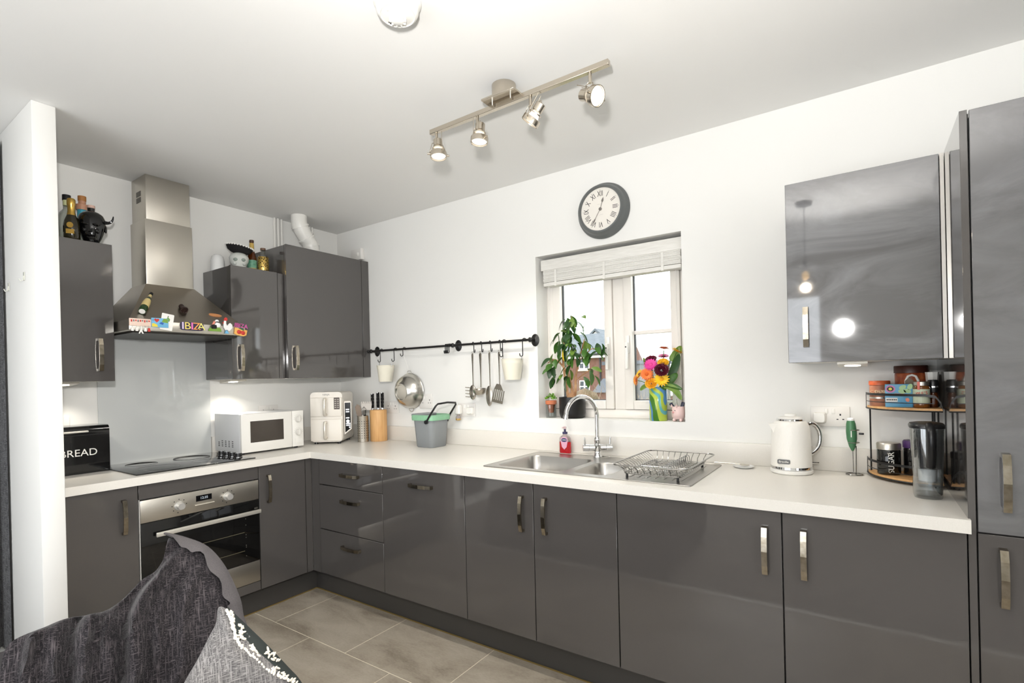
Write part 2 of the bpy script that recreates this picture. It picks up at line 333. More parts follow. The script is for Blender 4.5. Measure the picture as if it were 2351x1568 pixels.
G().tube([(2.70, 0.06, 1.9), (2.70, 0.06, 1.7), (2.715, 0.05, 1.35)], 0.0012, 5).obj('pull_cord', blm, bl, True)
G().tube([(1.955, 0.03, 1.99), (1.95, 0.028, 1.6), (1.95, 0.03, 1.3)], 0.0012, 5).obj('tilt_cord', blm, bl, True)
# ================================================================== cabinets
def handle(parent, c, ln, out, world=True, name='handle', L=0.083, wd=0.009):
    """bow handle: c centre on the door, ln along its length, out away from the door"""
    ln = Vector(ln); out = Vector(out); M = frame(c, ln, out)
    k = L / 0.083
    p = [(-.083, 0), (-.081, .021), (-.05, .028), (0, .031), (.05, .028), (.081, .021), (.083, 0), (.071, 0), (.069, .015), (.045, .021), (0, .0235), (-.045, .021), (-.069, .015), (-.071, 0)]
    g = G()
    q = [(x * k, y) for x, y in p]
    # quads between outer and inner outline so that the concave profile stays clean
    n = len(q) // 2
    for i in range(n - 1):
        o1, o2, i1, i2 = q[i], q[i + 1], q[2 * n - 1 - i], q[2 * n - 2 - i]
        g.add([(o1[0], o1[1], -wd), (o2[0], o2[1], -wd), (i2[0], i2[1], -wd), (i1[0], i1[1], -wd), (o1[0], o1[1], wd), (o2[0], o2[1], wd), (i2[0], i2[1], wd), (i1[0], i1[1], wd)],
              [(0, 1, 2, 3), (7, 6, 5, 4), (0, 4, 5, 1), (2, 6, 7, 3)], 0, M)
    return g.obj(name, handm, parent, world, smooth=25)
def front(parent, x0, y0, z0, x1, y1, z1, m=None, name='door'):
    return G().box(x0, y0, z0, x1, y1, z1, 0.0015, seg=1).obj(name, m or gloss, parent, True)
def base_w(label, x0, x1, cat='cabinet', name='base_cabinet'):
    t = thing(name, label, cat, ((x0 + x1) / 2, -0.35, PT))
    g = G()
    if name == 'sink_cabinet': g.box(x0 + 0.001, -0.655, PT, x0 + 0.019, -0.05, ZB - 0.001).box(x1 - 0.019, -0.655, PT, x1 - 0.001, -0.05, ZB - 0.001).box(x0 + 0.019, -0.655, PT, x1 - 0.019, -0.05, PT + 0.018).box(x0 + 0.019, -0.655, ZB - 0.06, x1 - 0.019, -0.637, ZB - 0.001)
    else: g.box(x0 + 0.001, -0.655, PT, x1 - 0.001, -0.05, ZB - 0.001)
    g.obj('carcass', carc, t, True)
    return t
gp = 0.0018
y0, y1 = FY, FY + 0.019
# drawers
t = base_w('grey gloss three-drawer unit right of the inner corner', 0.66, 1.247, 'drawer unit', 'drawer_unit')
for (a, b_, hz) in [(0.708, ZB - 0.004, 0.786), (0.430, 0.708, 0.628), (PT, 0.430, 0.35)]:
    d = front(t, 0.662, y0, a + gp, 1.247 - gp, y1, b_ - gp, name='drawer_front'); handle(d, (0.967, y0, hz), (1, 0, 0), (0, -1, 0))
# dishwasher front
t = base_w('integrated dishwasher behind a grey door with a horizontal handle at its top', 1.247, 1.8485, 'dishwasher', 'integrated_dishwasher')
d = front(t, 1.247 + gp, y0, PT, 1.8485 - gp, y1, ZB - 0.004); handle(d, (1.553, y0, 0.784), (1, 0, 0), (0, -1, 0))
t = base_w('grey gloss sink base cabinet with two doors and paired vertical handles', 1.8485, 2.655, name='sink_cabinet')
d = front(t, 1.8485 + gp, y0, PT, 2.252 - gp, y1, ZB - 0.004); handle(d, (2.193, y0, 0.724), (0, 0, 1), (0, -1, 0))
d = front(t, 2.252 + gp, y0, PT, 2.655 - gp, y1, ZB - 0.004); handle(d, (2.317, y0, 0.728), (0, 0, 1), (0, -1, 0))
t = base_w('wide grey base cabinet right of the sink, handle on its right', 2.655, 3.256)
d = front(t, 2.655 + gp, y0, PT, 3.256 - gp, y1, ZB - 0.004); handle(d, (3.203, y0, 0.729), (0, 0, 1), (0, -1, 0))
t = base_w('grey base cabinet next to the tall unit, handle on its left', 3.256, 3.735)
d = front(t, 3.256 + gp, y0, PT, 3.733, y1, ZB - 0.004); handle(d, (3.321, y0, 0.733), (0, 0, 1), (0, -1, 0))
# corner post (two fillers)
t = thing('corner_post', 'grey filler strips closing the inner corner between the two runs', 'filler', (0.6, -0.7, PT))
G().box(0.584, FY - 0.0, PT, 0.66, FY + 0.019, ZB - 0.002).obj('filler', gloss, t, True)
G().box(0.565, -0.7207 + gp, PT, 0.5835, FY - 0.001, ZB - 0.002).obj('filler', gloss, t, True)
def base_h(label, ya, yb, cat='cabinet', name='base_cabinet'):
    t = thing(name, label, cat, (0.3, (ya + yb) / 2, PT))
    return t
# 300 unit right of the oven
t = base_h('narrow grey base cabinet between the oven and the corner', -1.023, -0.7207)
G().box(0.05, -1.022, PT, 0.563, -0.7215, ZB - 0.001).obj('carcass', carc, t, True)
d = front(t, FX - 0.019, -1.023 + gp, PT, FX, -0.7207 - gp, ZB - 0.004); handle(d, (FX, -0.968, 0.728), (0, 0, 1), (1, 0, 0))
t = base_h('grey base cabinet left of the oven, beside the white partition', -1.924, -1.6245)
G().box(0.05, -1.923, PT, 0.563, -1.626, ZB - 0.001).obj('carcass', carc, t, True)
d = front(t, FX - 0.019, -1.923, PT, FX, -1.6245 - gp, ZB - 0.004); handle(d, (FX, -1.686, 0.728), (0, 0, 1), (1, 0, 0))
# oven housing and oven
t = base_h('grey oven housing strips above and below the built-in oven', -1.6245, -1.023, 'cabinet', 'oven_housing')
G().box(0.05, -1.624, 0.80, 0.563, -1.0235, ZB - 0.001).box(0.05, -1.624, PT, 0.563, -1.0235, 0.2).obj('carcass', carc, t, True)
front(t, FX - 0.019, -1.6245 + gp, 0.795, FX, -1.023 - gp, ZB - 0.004, name='top_panel')
front(t, FX - 0.019, -1.6245 + gp, PT, FX, -1.023 - gp, 0.203, name='bottom_panel')
ov = thing('built_in_oven', 'stainless steel built-in oven with black glass door and two knobs', 'oven', (0.3, -1.3237, 0.21))
OX = FX + 0.004
oy0, oy1 = -1.619, -1.028
G().box(0.06, oy0 + 0.01, 0.21, FX - 0.022, oy1 - 0.01, 0.79).obj('casing', whiteg, ov, True)
G().box(FX - 0.02, oy0, 0.679, OX, oy1, 0.79, 0.002).obj('control_panel', steel, ov, True)
for ky in (-1.446, -1.203):
    k = G().cyl((OX, ky, 0.73), (OX + 0.008, ky, 0.73), 0.024, 0.022, 20).cyl((OX + 0.008, ky, 0.73), (OX + 0.03, ky, 0.73), 0.019, 0.0165, 20).obj('knob', mat('knob_silver', (214, 212, 208), 0.28, metal=0.6), ov, True)
    g = G()
    for a in range(7):
        an = PI * 0.15 + a * PI * 0.23 - PI * 0.1
        g.box(OX, ky + 0.034 * math.cos(an) - 0.0022, 0.73 + 0.034 * math.sin(an) - 0.0022, OX + 0.0006, ky + 0.034 * math.cos(an) + 0.0022, 0.73 + 0.034 * math.sin(an) + 0.0022)
    g.obj('dial_mark', blackp, ov, True)
G().box(OX, -1.366, 0.734, OX + 0.001, -1.287, 0.764).obj('display', screen, ov, True)
G().text('12:35', 0.018, frame((OX + 0.0012, -1.326, 0.749), (0, 1, 0), (0, 0, 1))).obj('display_digits', glow('digit_glow', (170, 180, 190), 0.6), ov, True)
G().cyl((OX + 0.006, -1.375, 0.716), (OX + 0.006, -1.278, 0.716), 0.004, n=8).obj('button_bar', steel, ov, True)
dr = G().box(FX - 0.02, oy0, 0.328, OX, oy1, 0.677, 0.002).obj('oven_door', darkglass, ov, True)
g = G()
G().box(OX + 0.028, -1.565, 0.605, OX + 0.040, -1.035, 0.627, 0.003).obj('door_handle', mat('handle_alu', (208, 204, 194), 0.3, metal=0.5), dr, True)
G().box(OX, -1.55, 0.607, OX + 0.028, -1.535, 0.62).box(OX, -1.065, 0.607, OX + 0.028, -1.05, 0.62).obj('handle_post', blackp, dr, True)
G().box(OX, -1.50, 0.505, OX + 0.0006, -1.115, 0.508).box(OX, -1.50, 0.40, OX + 0.0006, -1.115, 0.403).obj('shelf_runner', mat('oven_rack', (96, 90, 70), 0.5), dr, True)
g = G()
for z in (0.58, 0.545, 0.49, 0.475, 0.43, 0.42, 0.37): g.box(OX, -1.108, z, OX + 0.0006, -1.105, z + 0.003)
g.obj('runner_rivet', mat('rivet', (150, 148, 140), 0.5), dr, True)
G().box(FX - 0.02, oy0, 0.206, OX, oy1, 0.326, 0.002).obj('bottom_trim', steel, ov, True)
G().box(FX - 0.022, -1.6235, 0.206, FX + 0.002, -1.620, 0.795).obj('side_trim', mat('alu_edge', (226, 224, 220), 0.3, metal=0.4), ov, True)
# plinths
t = tag(G().box(0.50, -1.922, 0.0, 0.516, -0.609, PT - 0.001).obj('plinth_board', plinthm), 'dark grey plinth board under the oven run', 'plinth')
t = tag(G().box(0.50, -0.607, 0.0, 3.733, -0.591, PT - 0.001).obj('plinth_board', plinthm), 'long dark grey plinth board under the sink run', 'plinth')
struct(G().box(0.517, -1.92, 0.0, 0.521, -0.613, 0.006).obj('trim_2', mat('plinth_seal', (120, 100, 56), 0.5)))
struct(G().box(0.521, -0.613, 0.0, 3.733, -0.609, 0.006).obj('trim_3', MATS['plinth_seal']))
# worktop with the sink cut-out, upstands
SX0, SX1, SY0, SY1 = 1.926, 2.936, -0.622, -0.085
ha, hb, hc, hd = SX0 + 0.015, SX1 - 0.015, SY0 + 0.015, SY1 - 0.015
g = G().box(0.001, -1.924, ZB, D2, -D, ZT).box(0.001, -D, ZB, ha, -0.001, ZT).box(hb, -D, ZB, 3.7405, -0.001, ZT).box(ha, -D, ZB, hb, hc, ZT).box(ha, hd, ZB, hb, -0.001, ZT)
tag(g.obj('worktop', topm), 'cream laminate L-shaped worktop running round the corner', 'worktop')
tag(G().box(0.02, -0.021, ZT + 0.0005, 3.734, -0.001, 1.012, 0.001).obj('upstand', topm), 'cream upstand strip along the window wall', 'upstand')
tag(G().box(0.001, -1.010, ZT + 0.0005, 0.019, -0.022, 1.012, 0.001).obj('upstand', topm), 'cream upstand strip behind the microwave', 'upstand')
tag(G().box(0.001, -1.923, ZT + 0.0005, 0.019, -1.606, 1.012, 0.001).obj('upstand', topm), 'short cream upstand behind the bread bin', 'upstand')
tag(G().box(0.001, -1.603, ZT + 0.0005, 0.008, -1.012, 1.66, 0.001).obj('glass_splashback', greyglass), 'pale grey glass splashback between hob and hood', 'splashback')
# tall unit
t = thing('tall_fridge_unit', 'tall grey gloss housing with two doors at the right edge', 'tall unit', (4.05, -0.33, 0))
G().box(3.736, FY, 0.0, 3.7535, -0.002, 2.085, 0.0008, seg=1).obj('side_panel', gloss, t, True)
G().box(3.756, -0.655, PT, 4.354, -0.002, 2.08).obj('carcass', carc, t, True)
G().box(3.7545, -0.607, 0.0, 4.356, -0.591, PT - 0.001).obj('plinth', plinthm, t, True)
d = front(t, 3.757, y0, 0.872 + gp, 4.353, y1, 2.083, m=smear); handle(d, (3.817, y0, 1.022), (0, 0, 1), (0, -1, 0))
d = front(t, 3.757, y0, PT, 4.353, y1, 0.872 - gp); handle(d, (3.808, y0, 0.754), (0, 0, 1), (0, -1, 0))
# wall units
UZ = 1.3795
def wall_unit(label, x0, y0, z0, x1, y1, z1):
    t = thing('wall_cabinet', label, 'cabinet', ((x0 + x1) / 2, (y0 + y1) / 2, z0))
    G().box(x0, y0, z0 + 0.002, x1, y1, z1 - 0.001).obj('carcass', [gloss], t, True)
    G().box(x0 + 0.004, y0 + 0.004, z0, x1 - 0.004, y1 - 0.004, z0 + 0.002).obj('base_panel', white_mf, t, True)
    return t
t = wall_unit('grey wall cabinet left of the hood, bottles on top', 0.002, -1.924, UZ, 0.328, -1.630, 2.073)
d = front(t, 0.3285, -1.923, UZ, 0.348, -1.630, 2.075); handle(d, (0.348, -1.692, 1.512), (0, 0, 1), (1, 0, 0))
t = wall_unit('narrow grey wall cabinet right of the hood, skull bottle on top', 0.002, -1.034, UZ, 0.328, -0.690, 2.073)
d = front(t, 0.3285, -1.036, UZ, 0.348, -0.735, 2.075); handle(d, (0.348, -0.984, 1.511), (0, 0, 1), (1, 0, 0))
front(t, 0.3285, -0.732, UZ, 0.345, -0.692, 2.072, name='filler')
t = wall_unit('taller grey corner wall cabinet with the white flue pipe above it', 0.002, -0.689, UZ, 0.355, -0.003, 2.264)
d = front(t, 0.3555, -0.688, UZ, 0.3755, -0.072, 2.267); handle(d, (0.3755, -0.633, 1.516), (0, 0, 1), (1, 0, 0))
front(t, 0.3555, -0.069, UZ, 0.3755, -0.003, 2.267, name='filler')
t = wall_unit('grey wall cabinet beside the tall unit with smeared shiny door', 3.256, -0.330, UZ, 3.734, -0.002, 2.078)
d = front(t, 3.2535, -0.350, UZ, 3.7215, -0.3305, 2.081, m=smear); handle(d, (3.316, -0.350, 1.516), (0, 0, 1), (0, -1, 0), L=0.079)
G().box(3.7235, -0.349, UZ, 3.7345, -0.331, 2.081).obj('edge_strip', mat('alu_strip', (200, 196, 190), 0.3, metal=0.5), t, True)
# under-cabinet lights: thin wedge housing with a lens and its lamp
def ucl(label, x, y, rot, e, col=(1, 0.93, 0.82)):
    t = thing('under_cabinet_light', label, 'light', (x, y, UZ), rot, group='under cabinet lights')
    G().prism([(-0.07, 0), (0.07, 0), (0.07, -0.008), (-0.07, -0.02)], -0.05, 0.05, 0, frame((0, 0, -0.0005), (1, 0, 0), (0, 0, 1))).obj('housing', steel, t)
    G().lathe([(0.028, 0), (0.027, 0.002)], 20, 0, Matrix.Translation((0.0, 0, -0.0165)) @ Matrix.Rotation(math.radians(-4.9), 4, 'Y') @ Matrix.Rotation(0, 4, 'X')).obj('lens', glow('lamp_lens', (255, 246, 230), 6), t)
    l = bpy.data.lights.new('lamp', 'SPOT'); l.energy = e; l.color = col; l.spot_size = math.radians(125); l.spot_blend = 0.8; l.shadow_soft_size = 0.025
    o = bpy.data.objects.new('lamp', l); COL.objects.link(o); o.parent = t; o.location = (0, 0, -0.021)
ucl('small wedge light under the left wall cabinet', 0.15, -1.79, 0, 7)
ucl('small wedge light under the wall cabinet above the microwave', 0.13, -0.925, 0, 8)
ucl('small wedge light under the right wall cabinet', 3.46, -0.14, -PI / 2, 2.2)
# ================================================================== hood, hob, sink, tap
hd_ = thing('cooker_hood', 'stainless steel chimney cooker hood with fridge magnets on its rim', 'cooker hood', (0.2, -1.32, 1.63))
G().box(0.002, -1.418, 2.28, 0.196, -1.19, H - 0.001, 0.002).obj('upper_chimney', steel, hd_, True)
G().box(0.002, -1.428, 1.918, 0.205, -1.184, 2.29, 0.002).obj('lower_chimney', steel, hd_, True)
g = G()
for z in (2.40, 2.435): g.box(0.07, -1.4195, z, 0.13, -1.4175, z + 0.028)
g.obj('vent_grille', mat('vent_dark', (110, 106, 100), 0.6), hd_, True)
hs = mat('hood_steel', (176, 168, 156), 0.3, metal=1.0, bump=(300, 0.02, (0.05, 1, 1)))
def rect(x0, y0_, x1, y1_, z): return [(x0, y0_, z), (x1, y0_, z), (x1, y1_, z), (x0, y1_, z)]
G().loft([rect(0.002, -1.432, 0.209, -1.180, 1.922), rect(0.002, -1.618, 0.505, -1.040, 1.684)], cap=True).obj('canopy', hs, hd_, True, smooth=10)
G().box(0.002, -1.6185, 1.632, 0.5055, -1.0395, 1.6835, 0.002).obj('rim', steel, hd_, True)
G().box(0.03, -1.59, 1.622, 0.47, -1.07, 1.632).obj('filter', mat('filter_dark', (70, 68, 64), 0.4, metal=0.7), hd_, True)
for dy in (-0.06, 0, 0.06): G().box(0.506, -1.33 + dy - 0.008, 1.655, 0.5085, -1.33 + dy + 0.008, 1.663).obj('push_button', steel, hd_, True)
# magnets
NX = Vector((0.618, 0, 0.786)); SL = Vector((-0.786, 0, 0.618))
def mg(name, label, loc): return thing(name, label, 'magnet', loc, group='magnets on the cooker hood')
MX = 0.5066
def P2(x, y, z): return frame((x, y, z), (0, 1, 0), (0, 0, 1))      # print facing +x
pinkp = mat('pale_pink_card', (232, 206, 190), 0.5); redp = mat('red_print', (196, 58, 52), 0.4); bluep = mat('sky_blue_print', (112, 176, 214), 0.4)
yelp = mat('yellow_print', (228, 208, 70), 0.4); greenp = mat('green_print', (120, 158, 66), 0.4); whitec = mat('white_card', (240, 238, 232), 0.45)
t = mg('plaque_magnet', 'pale pink plaque magnet with a row of hanging charms', (MX, -1.571, 1.652))
G().box(MX, -1.619, 1.652, MX + 0.004, -1.524, 1.690, 0.001).obj('plaque', pinkp, t, True)
g = G()
for k in range(9): g.box(MX + 0.004, -1.612 + k * 0.0095, 1.672 + (k % 3) * 0.002, MX + 0.0046, -1.606 + k * 0.0095, 1.683, m=k % 2)
g.obj('lettering', [redp, mat('grey_print', (120, 116, 116), 0.5)], t, True)
for k, yy in enumerate((-1.607, -1.588, -1.570, -1.551, -1.535)):
    G().tube([(MX + 0.005, yy, 1.655), (MX + 0.006, yy, 1.642)], 0.0009, 5).obj('charm_ring', steel, t, True)
    if k == 2:
        G().prism([(-0.002, 0.03), (0.002, 0.03), (0.0035, 0.012), (0.011, -0.008), (0.006, -0.008), (0, 0.002), (-0.006, -0.008), (-0.011, -0.008), (-0.0035, 0.012)], 0, 0.002, 0, P2(MX + 0.006, yy, 1.622)).obj('tower_charm', whitec, t, True)
    else:
        G().prism([(-0.006, 0), (0.006, 0), (0.0045, 0.018), (-0.0045, 0.018)], 0, 0.002, 0, P2(MX + 0.006, yy, 1.626)).obj('charm', redp if k == 4 else whitec, t, True)
t = mg('playing_card_magnet', 'white playing card tilted on the hood rim', (MX, -1.45, 1.64))
Mc = P2(MX + 0.0005, -1.450, 1.682) @ Matrix.Rotation(math.radians(-9), 4, 'Z')
G().prism(rrect(-0.029, -0.043, 0.029, 0.043, 0.004), 0, 0.001, 0, Mc).obj('card', whitec, t, True)
G().prism([(-0.008, 0.0), (0.010, 0.004), (0.012, 0.016), (0.0, 0.027), (-0.004, 0.018)], 0.001, 0.0014, 0, Mc).prism([(-0.002, 0.027), (0.004, 0.027), (0.002, 0.034)], 0.001, 0.0014, 1, Mc).prism([(-0.012, -0.03), (0.008, -0.03), (0.006, -0.004), (-0.004, -0.006)], 0.001, 0.0013, 2, Mc).obj('card_picture', [greenp, blackp, mat('tan_print', (206, 190, 160), 0.5)], t, True)
t = mg('picture_magnet', 'blue picture magnet with a red heart and beach scene', (MX, -1.48, 1.65))
M_ = P2(MX + 0.0016, -1.484, 1.675)
G().box(-0.039, -0.024, 0, 0.039, 0.024, 0.004, 0.001, M=M_).obj('plaque', bluep, t, True)
hp = [(0.012 * 0.062 * 16 * math.sin(a) ** 3, 0.012 * 0.062 * (13 * math.cos(a) - 5 * math.cos(2 * a) - 2 * math.cos(3 * a) - math.cos(4 * a))) for a in [2 * PI * i / 20 for i in range(20)]]
G().prism(hp, 0.004, 0.0048, 0, M_ @ Matrix.Translation((-0.015, 0.012, 0))).obj('heart', redp, t, True)
G().text('I', 0.016, M_ @ Matrix.Translation((-0.032, 0.012, 0.0045))).obj('lettering', mat('navy_print', (30, 40, 96), 0.4), t, True)
G().prism([(-0.037, -0.022), (-0.01, -0.022), (-0.014, -0.010), (-0.03, -0.004), (-0.037, -0.006)], 0.004, 0.0046, 0, M_).prism([(0.008, 0.004), (0.036, 0.0), (0.037, 0.022), (0.016, 0.022)], 0.004, 0.0046, 1, M_).prism([(-0.004, -0.004), (0.012, -0.010), (0.018, 0.0), (0.004, 0.004)], 0.004, 0.0048, 2, M_).obj('scene_print', [yelp, greenp, mat('deep_blue_print', (48, 96, 176), 0.4)], t, True)
t = mg('word_magnet', 'rainbow lettered word magnet in the middle of the hood rim', (MX, -1.33, 1.645))
M_ = P2(MX, -1.330, 1.667)
G().prism(rrect(-0.059, -0.022, 0.059, 0.022, 0.014), 0, 0.003, 0, M_).obj('backing', mat('navy_backing', (52, 44, 70), 0.5), t, True)
for k, (ch, c) in enumerate(zip('IBIZA', [(214, 196, 226), (236, 214, 120), (232, 120, 190), (240, 160, 90), (236, 226, 130)])):
    G().text(ch, 0.054, M_ @ Matrix.Translation((-0.046 + k * 0.023, 0, 0.0042)) @ Matrix.Scale(1.12 if k not in (0, 2) else 1.5, 4, (1, 0, 0)), 0.001).obj('letter', mat('letter_%d' % k, c, 0.4), t, True)
t = mg('sheep_magnet', 'white animal figure magnet on a green mound', (MX, -1.21, 1.648))
M_ = P2(MX, -1.210, 1.648)
G().prism([(-0.036, 0), (0.034, 0), (0.03, 0.018), (0.014, 0.026), (-0.018, 0.026), (-0.032, 0.014)], 0, 0.004, 0, M_).obj('mound', greenp, t, True)
G().ball((0.014, 0.036, 0.004), (0.017, 0.015, 0.006), 12, 8, 0, M_).ball((0.010, 0.058, 0.004), (0.011, 0.009, 0.005), 12, 8, 0, M_).obj('body', whiteg, t, True)
G().prism([(-0.018, 0.036), (-0.004, 0.04), (0.002, 0.056), (-0.008, 0.058)], 0.002, 0.006, 0, M_).obj('arm', mat('salmon_print', (222, 140, 120), 0.5), t, True)
G().prism(rrect(-0.022, 0.014, 0.006, 0.036, 0.005), 0.004, 0.009, 0, M_).ball((0.010, 0.053, 0.008), (0.009, 0.003, 0.003), 8, 6, 0, M_).obj('pot', blackp, t, True)
t = mg('rooster_magnet', 'white rooster magnet with red comb and blue foot', (MX, -1.14, 1.645))
M_ = P2(MX, -1.142, 1.645)
G().prism([(-0.022, 0.03), (-0.012, 0.012), (0.01, 0.01), (0.026, 0.028), (0.026, 0.046), (0.014, 0.056), (0.004, 0.048), (-0.002, 0.038), (-0.008, 0.05), (-0.008, 0.066), (-0.018, 0.068), (-0.022, 0.05)], 0, 0.005, 0, M_).obj('body', whiteg, t, True)
G().prism([(-0.02, 0.067), (-0.006, 0.066), (0.0, 0.072), (-0.002, 0.084), (-0.012, 0.086), (-0.018, 0.078)], 0, 0.005, 0, M_).prism([(-0.026, 0.058), (-0.021, 0.06), (-0.022, 0.05), (-0.026, 0.048)], 0, 0.004, 0, M_).obj('comb', redp, t, True)
G().prism([(-0.016, -0.006), (0.008, -0.006), (0.0, 0.006), (0.0, 0.014), (-0.010, 0.014)], 0, 0.005, 0, M_).obj('foot', bluep, t, True)
t = mg('cherry_magnet', 'pink lettered magnet with two red cherries at the right end of the rim', (MX, -1.066, 1.632))
M_ = P2(MX, -1.066, 1.668) @ Matrix.Rotation(math.radians(-6), 4, 'Z')
G().prism([(-0.036, -0.03), (-0.02, -0.036), (0.018, -0.038), (0.034, -0.03), (0.038, 0.0), (-0.036, 0.006)], 0, 0.004, 0, M_).obj('backing', mat('orange_print', (234, 176, 96), 0.45), t, True)
G().ball((-0.010, -0.017, 0.005), (0.013, 0.012, 0.005), 14, 8, 0, M_).ball((0.013, -0.019, 0.005), (0.013, 0.012, 0.005), 14, 8, 0, M_).obj('cherry', redp, t, True)
G().prism([(-0.014, 0.004), (0.018, -0.006), (0.016, 0.004), (-0.002, 0.01)], 0.004, 0.006, 0, M_).obj('leaf', mat('dark_green_print', (50, 104, 70), 0.4), t, True)
G().text('IBIZA', 0.033, M_ @ Matrix.Translation((0, 0.02, 0.002)) @ Matrix.Scale(1.05, 4, (0, 1, 0)), 0.002).obj('lettering', mat('magenta_print', (206, 88, 160), 0.4), t, True)
# on the sloped face
def slope(p): return frame(p, (0, 1, 0), SL)
t = mg('bottle_opener_magnet', 'green beer bottle shaped magnet lying on the hood slope', (0.39, -1.51, 1.773))
a, b_ = Vector((0.461, -1.549, 1.717)), Vector((0.312, -1.451, 1.834)); ax = (b_ - a).normalized(); q = a + NX * 0.019
Mb = Matrix.Translation(q) @ ax.to_track_quat('Z', 'Y').to_matrix().to_4x4()
Lb = (b_ - a).length
gd = mat('green_bottle', (24, 58, 22), 0.15, coat=0.4)
G().lathe([(0.001, 0), (0.0165, 0.0), (0.018, 0.004), (0.018, Lb * 0.45), (0.015, Lb * 0.6), (0.0085, Lb * 0.75), (0.008, Lb * 0.95)], 18, 0, Mb).obj('bottle', gd, t, True)
G().lathe([(0.0182, Lb * 0.22), (0.0182, Lb * 0.45), (0.0152, Lb * 0.6)], 18, 0, Mb, cap=False).obj('label_band', mat('cream_label', (226, 204, 140), 0.5), t, True)
G().lathe([(0.0088, Lb * 0.76), (0.0084, Lb * 0.9)], 14, 0, Mb, cap=False).obj('neck_foil', mat('pale_gold', (216, 196, 140), 0.4), t, True)
G().lathe([(0.0095, Lb * 0.93), (0.0095, Lb * 1.02)], 14, 0, Mb).obj('cap', blackp, t, True)
G().lathe([(0.0135, -0.0012), (0.0135, -0.0002)], 18, 0, Mb).obj('base_sticker', whitec, t, True)
t = mg('pot_magnet', 'small dark brown cauldron magnet on the hood slope', (0.40, -1.334, 1.762))
Mp = slope((0.40, -1.334, 1.757)) @ Matrix.Translation((0, 0, 0.001))
G().lathe([(0.012, -0.024), (0.013, -0.018), (0.012, -0.004), (0.018, 0.012), (0.021, 0.02), (0.019, 0.026), (0.015, 0.024), (0.014, 0.016)], 18, 0, Mp @ Matrix.Translation((0, 0, 0.0215)) @ Matrix.Rotation(-PI / 2, 4, 'X') @ Matrix.Rotation(PI, 4, 'X') @ Matrix.Rotation(0, 4, 'Y')).obj('pot', mat('dark_brown', (48, 32, 28), 0.4), t, True)
t = mg('oval_magnet', 'tan oval magnet on the hood slope above the animal figure', (0.424, -1.168, 1.746))
G().prism([(0.034 * math.cos(k * PI / 10), 0.013 * math.sin(k * PI / 10)) for k in range(20)], 0.0, 0.006, 0, slope((0.424, -1.168, 1.747)) @ Matrix.Rotation(math.radians(-8), 4, 'Z')).obj('disc', mat('tan_cork', (206, 142, 92), 0.6), t, True)
# hob
t = thing('ceramic_hob', 'black ceramic hob with four control knobs at its right edge', 'hob', (0.30, -1.315, ZT))
G().box(0.03, -1.618, ZT + 0.0005, 0.548, -1.018, ZT + 0.006, 0.001).obj('glass_plate', darkglass, t, True)
g = G()
for (cx, cy, r) in [(0.17, -1.46, 0.075), (0.40, -1.46, 0.095), (0.17, -1.20, 0.095), (0.40, -1.22, 0.075)]:
    g.tube([(cx + r * math.cos(a), cy + r * math.sin(a), ZT + 0.0058) for a in [2 * PI * i / 32 for i in range(32)]], 0.0009, 4, 0, True)
g.obj('cooking_ring', mat('ring_print', (44, 43, 42), 0.3), t, True)
for x in (0.27, 0.335, 0.40, 0.465):
    k = G().cyl((x, -1.075, ZT + 0.006), (x, -1.075, ZT + 0.012), 0.021, n=20).cyl((x, -1.075, ZT + 0.012), (x, -1.075, ZT + 0.034), 0.0195, 0.018, n=20).obj('knob', blackp, t, True)
    G().cyl((x, -1.075, ZT + 0.034), (x, -1.075, ZT + 0.0352), 0.016, n=20).cyl((x, -1.075, ZT + 0.010), (x, -1.075, ZT + 0.0128), 0.0215, n=20).obj('knob_ring', chrome, k, True)
# sink
sk = thing('inset_sink', 'stainless steel inset sink with one and a half bowls and drainer', 'sink', (2.43, -0.35, ZT))
ZS = ZT + 0.0035
def cell(g, x0, x1, hole):
    n = 6; L = rrect(*hole, 0.05, n); O = []
    for (x, y) in L:
        cx, cy = (hole[0] + hole[2]) / 2, (hole[1] + hole[3]) / 2
        dx, dy = x - cx, y - cy; s = min(((x1 - cx) if dx > 0 else (cx - x0)) / max(abs(dx), 1e-6), ((SY1 - cy) if dy > 0 else (cy - SY0)) / max(abs(dy), 1e-6))
        O.append((cx + dx * s, cy + dy * s))
    k = len(L)
    g.add([(x, y, ZS) for x, y in L] + [(x, y, ZS) for x, y in O], [(j, (j + 1) % k, k + (j + 1) % k, k + j) for j in range(k)])
    # true corners
    for (cx_, cy_) in ((x0, SY0), (x1, SY0), (x1, SY1), (x0, SY1)):
        best = sorted(range(k), key=lambda j: (O[j][0] - cx_) ** 2 + (O[j][1] - cy_) ** 2)[:8]
        a_ = [j for j in best if abs(O[j][0] - cx_) < 1e-6]; b2 = [j for j in best if abs(O[j][1] - cy_) < 1e-6]
        if a_ and b2: g.add([(O[a_[0]][0], O[a_[0]][1], ZS), (cx_, cy_, ZS), (O[b2[0]][0], O[b2[0]][1], ZS)], [(0, 1, 2)])
    return L
h1, h2 = (1.968, -0.580, 2.352, -0.215), (2.392, -0.580, 2.575, -0.270)
g = G(); cell(g, SX0, 2.372, h1); cell(g, 2.372, 2.592, h2)
g.box(2.592, SY0, ZS - 0.003, SX1, SY1, ZS)
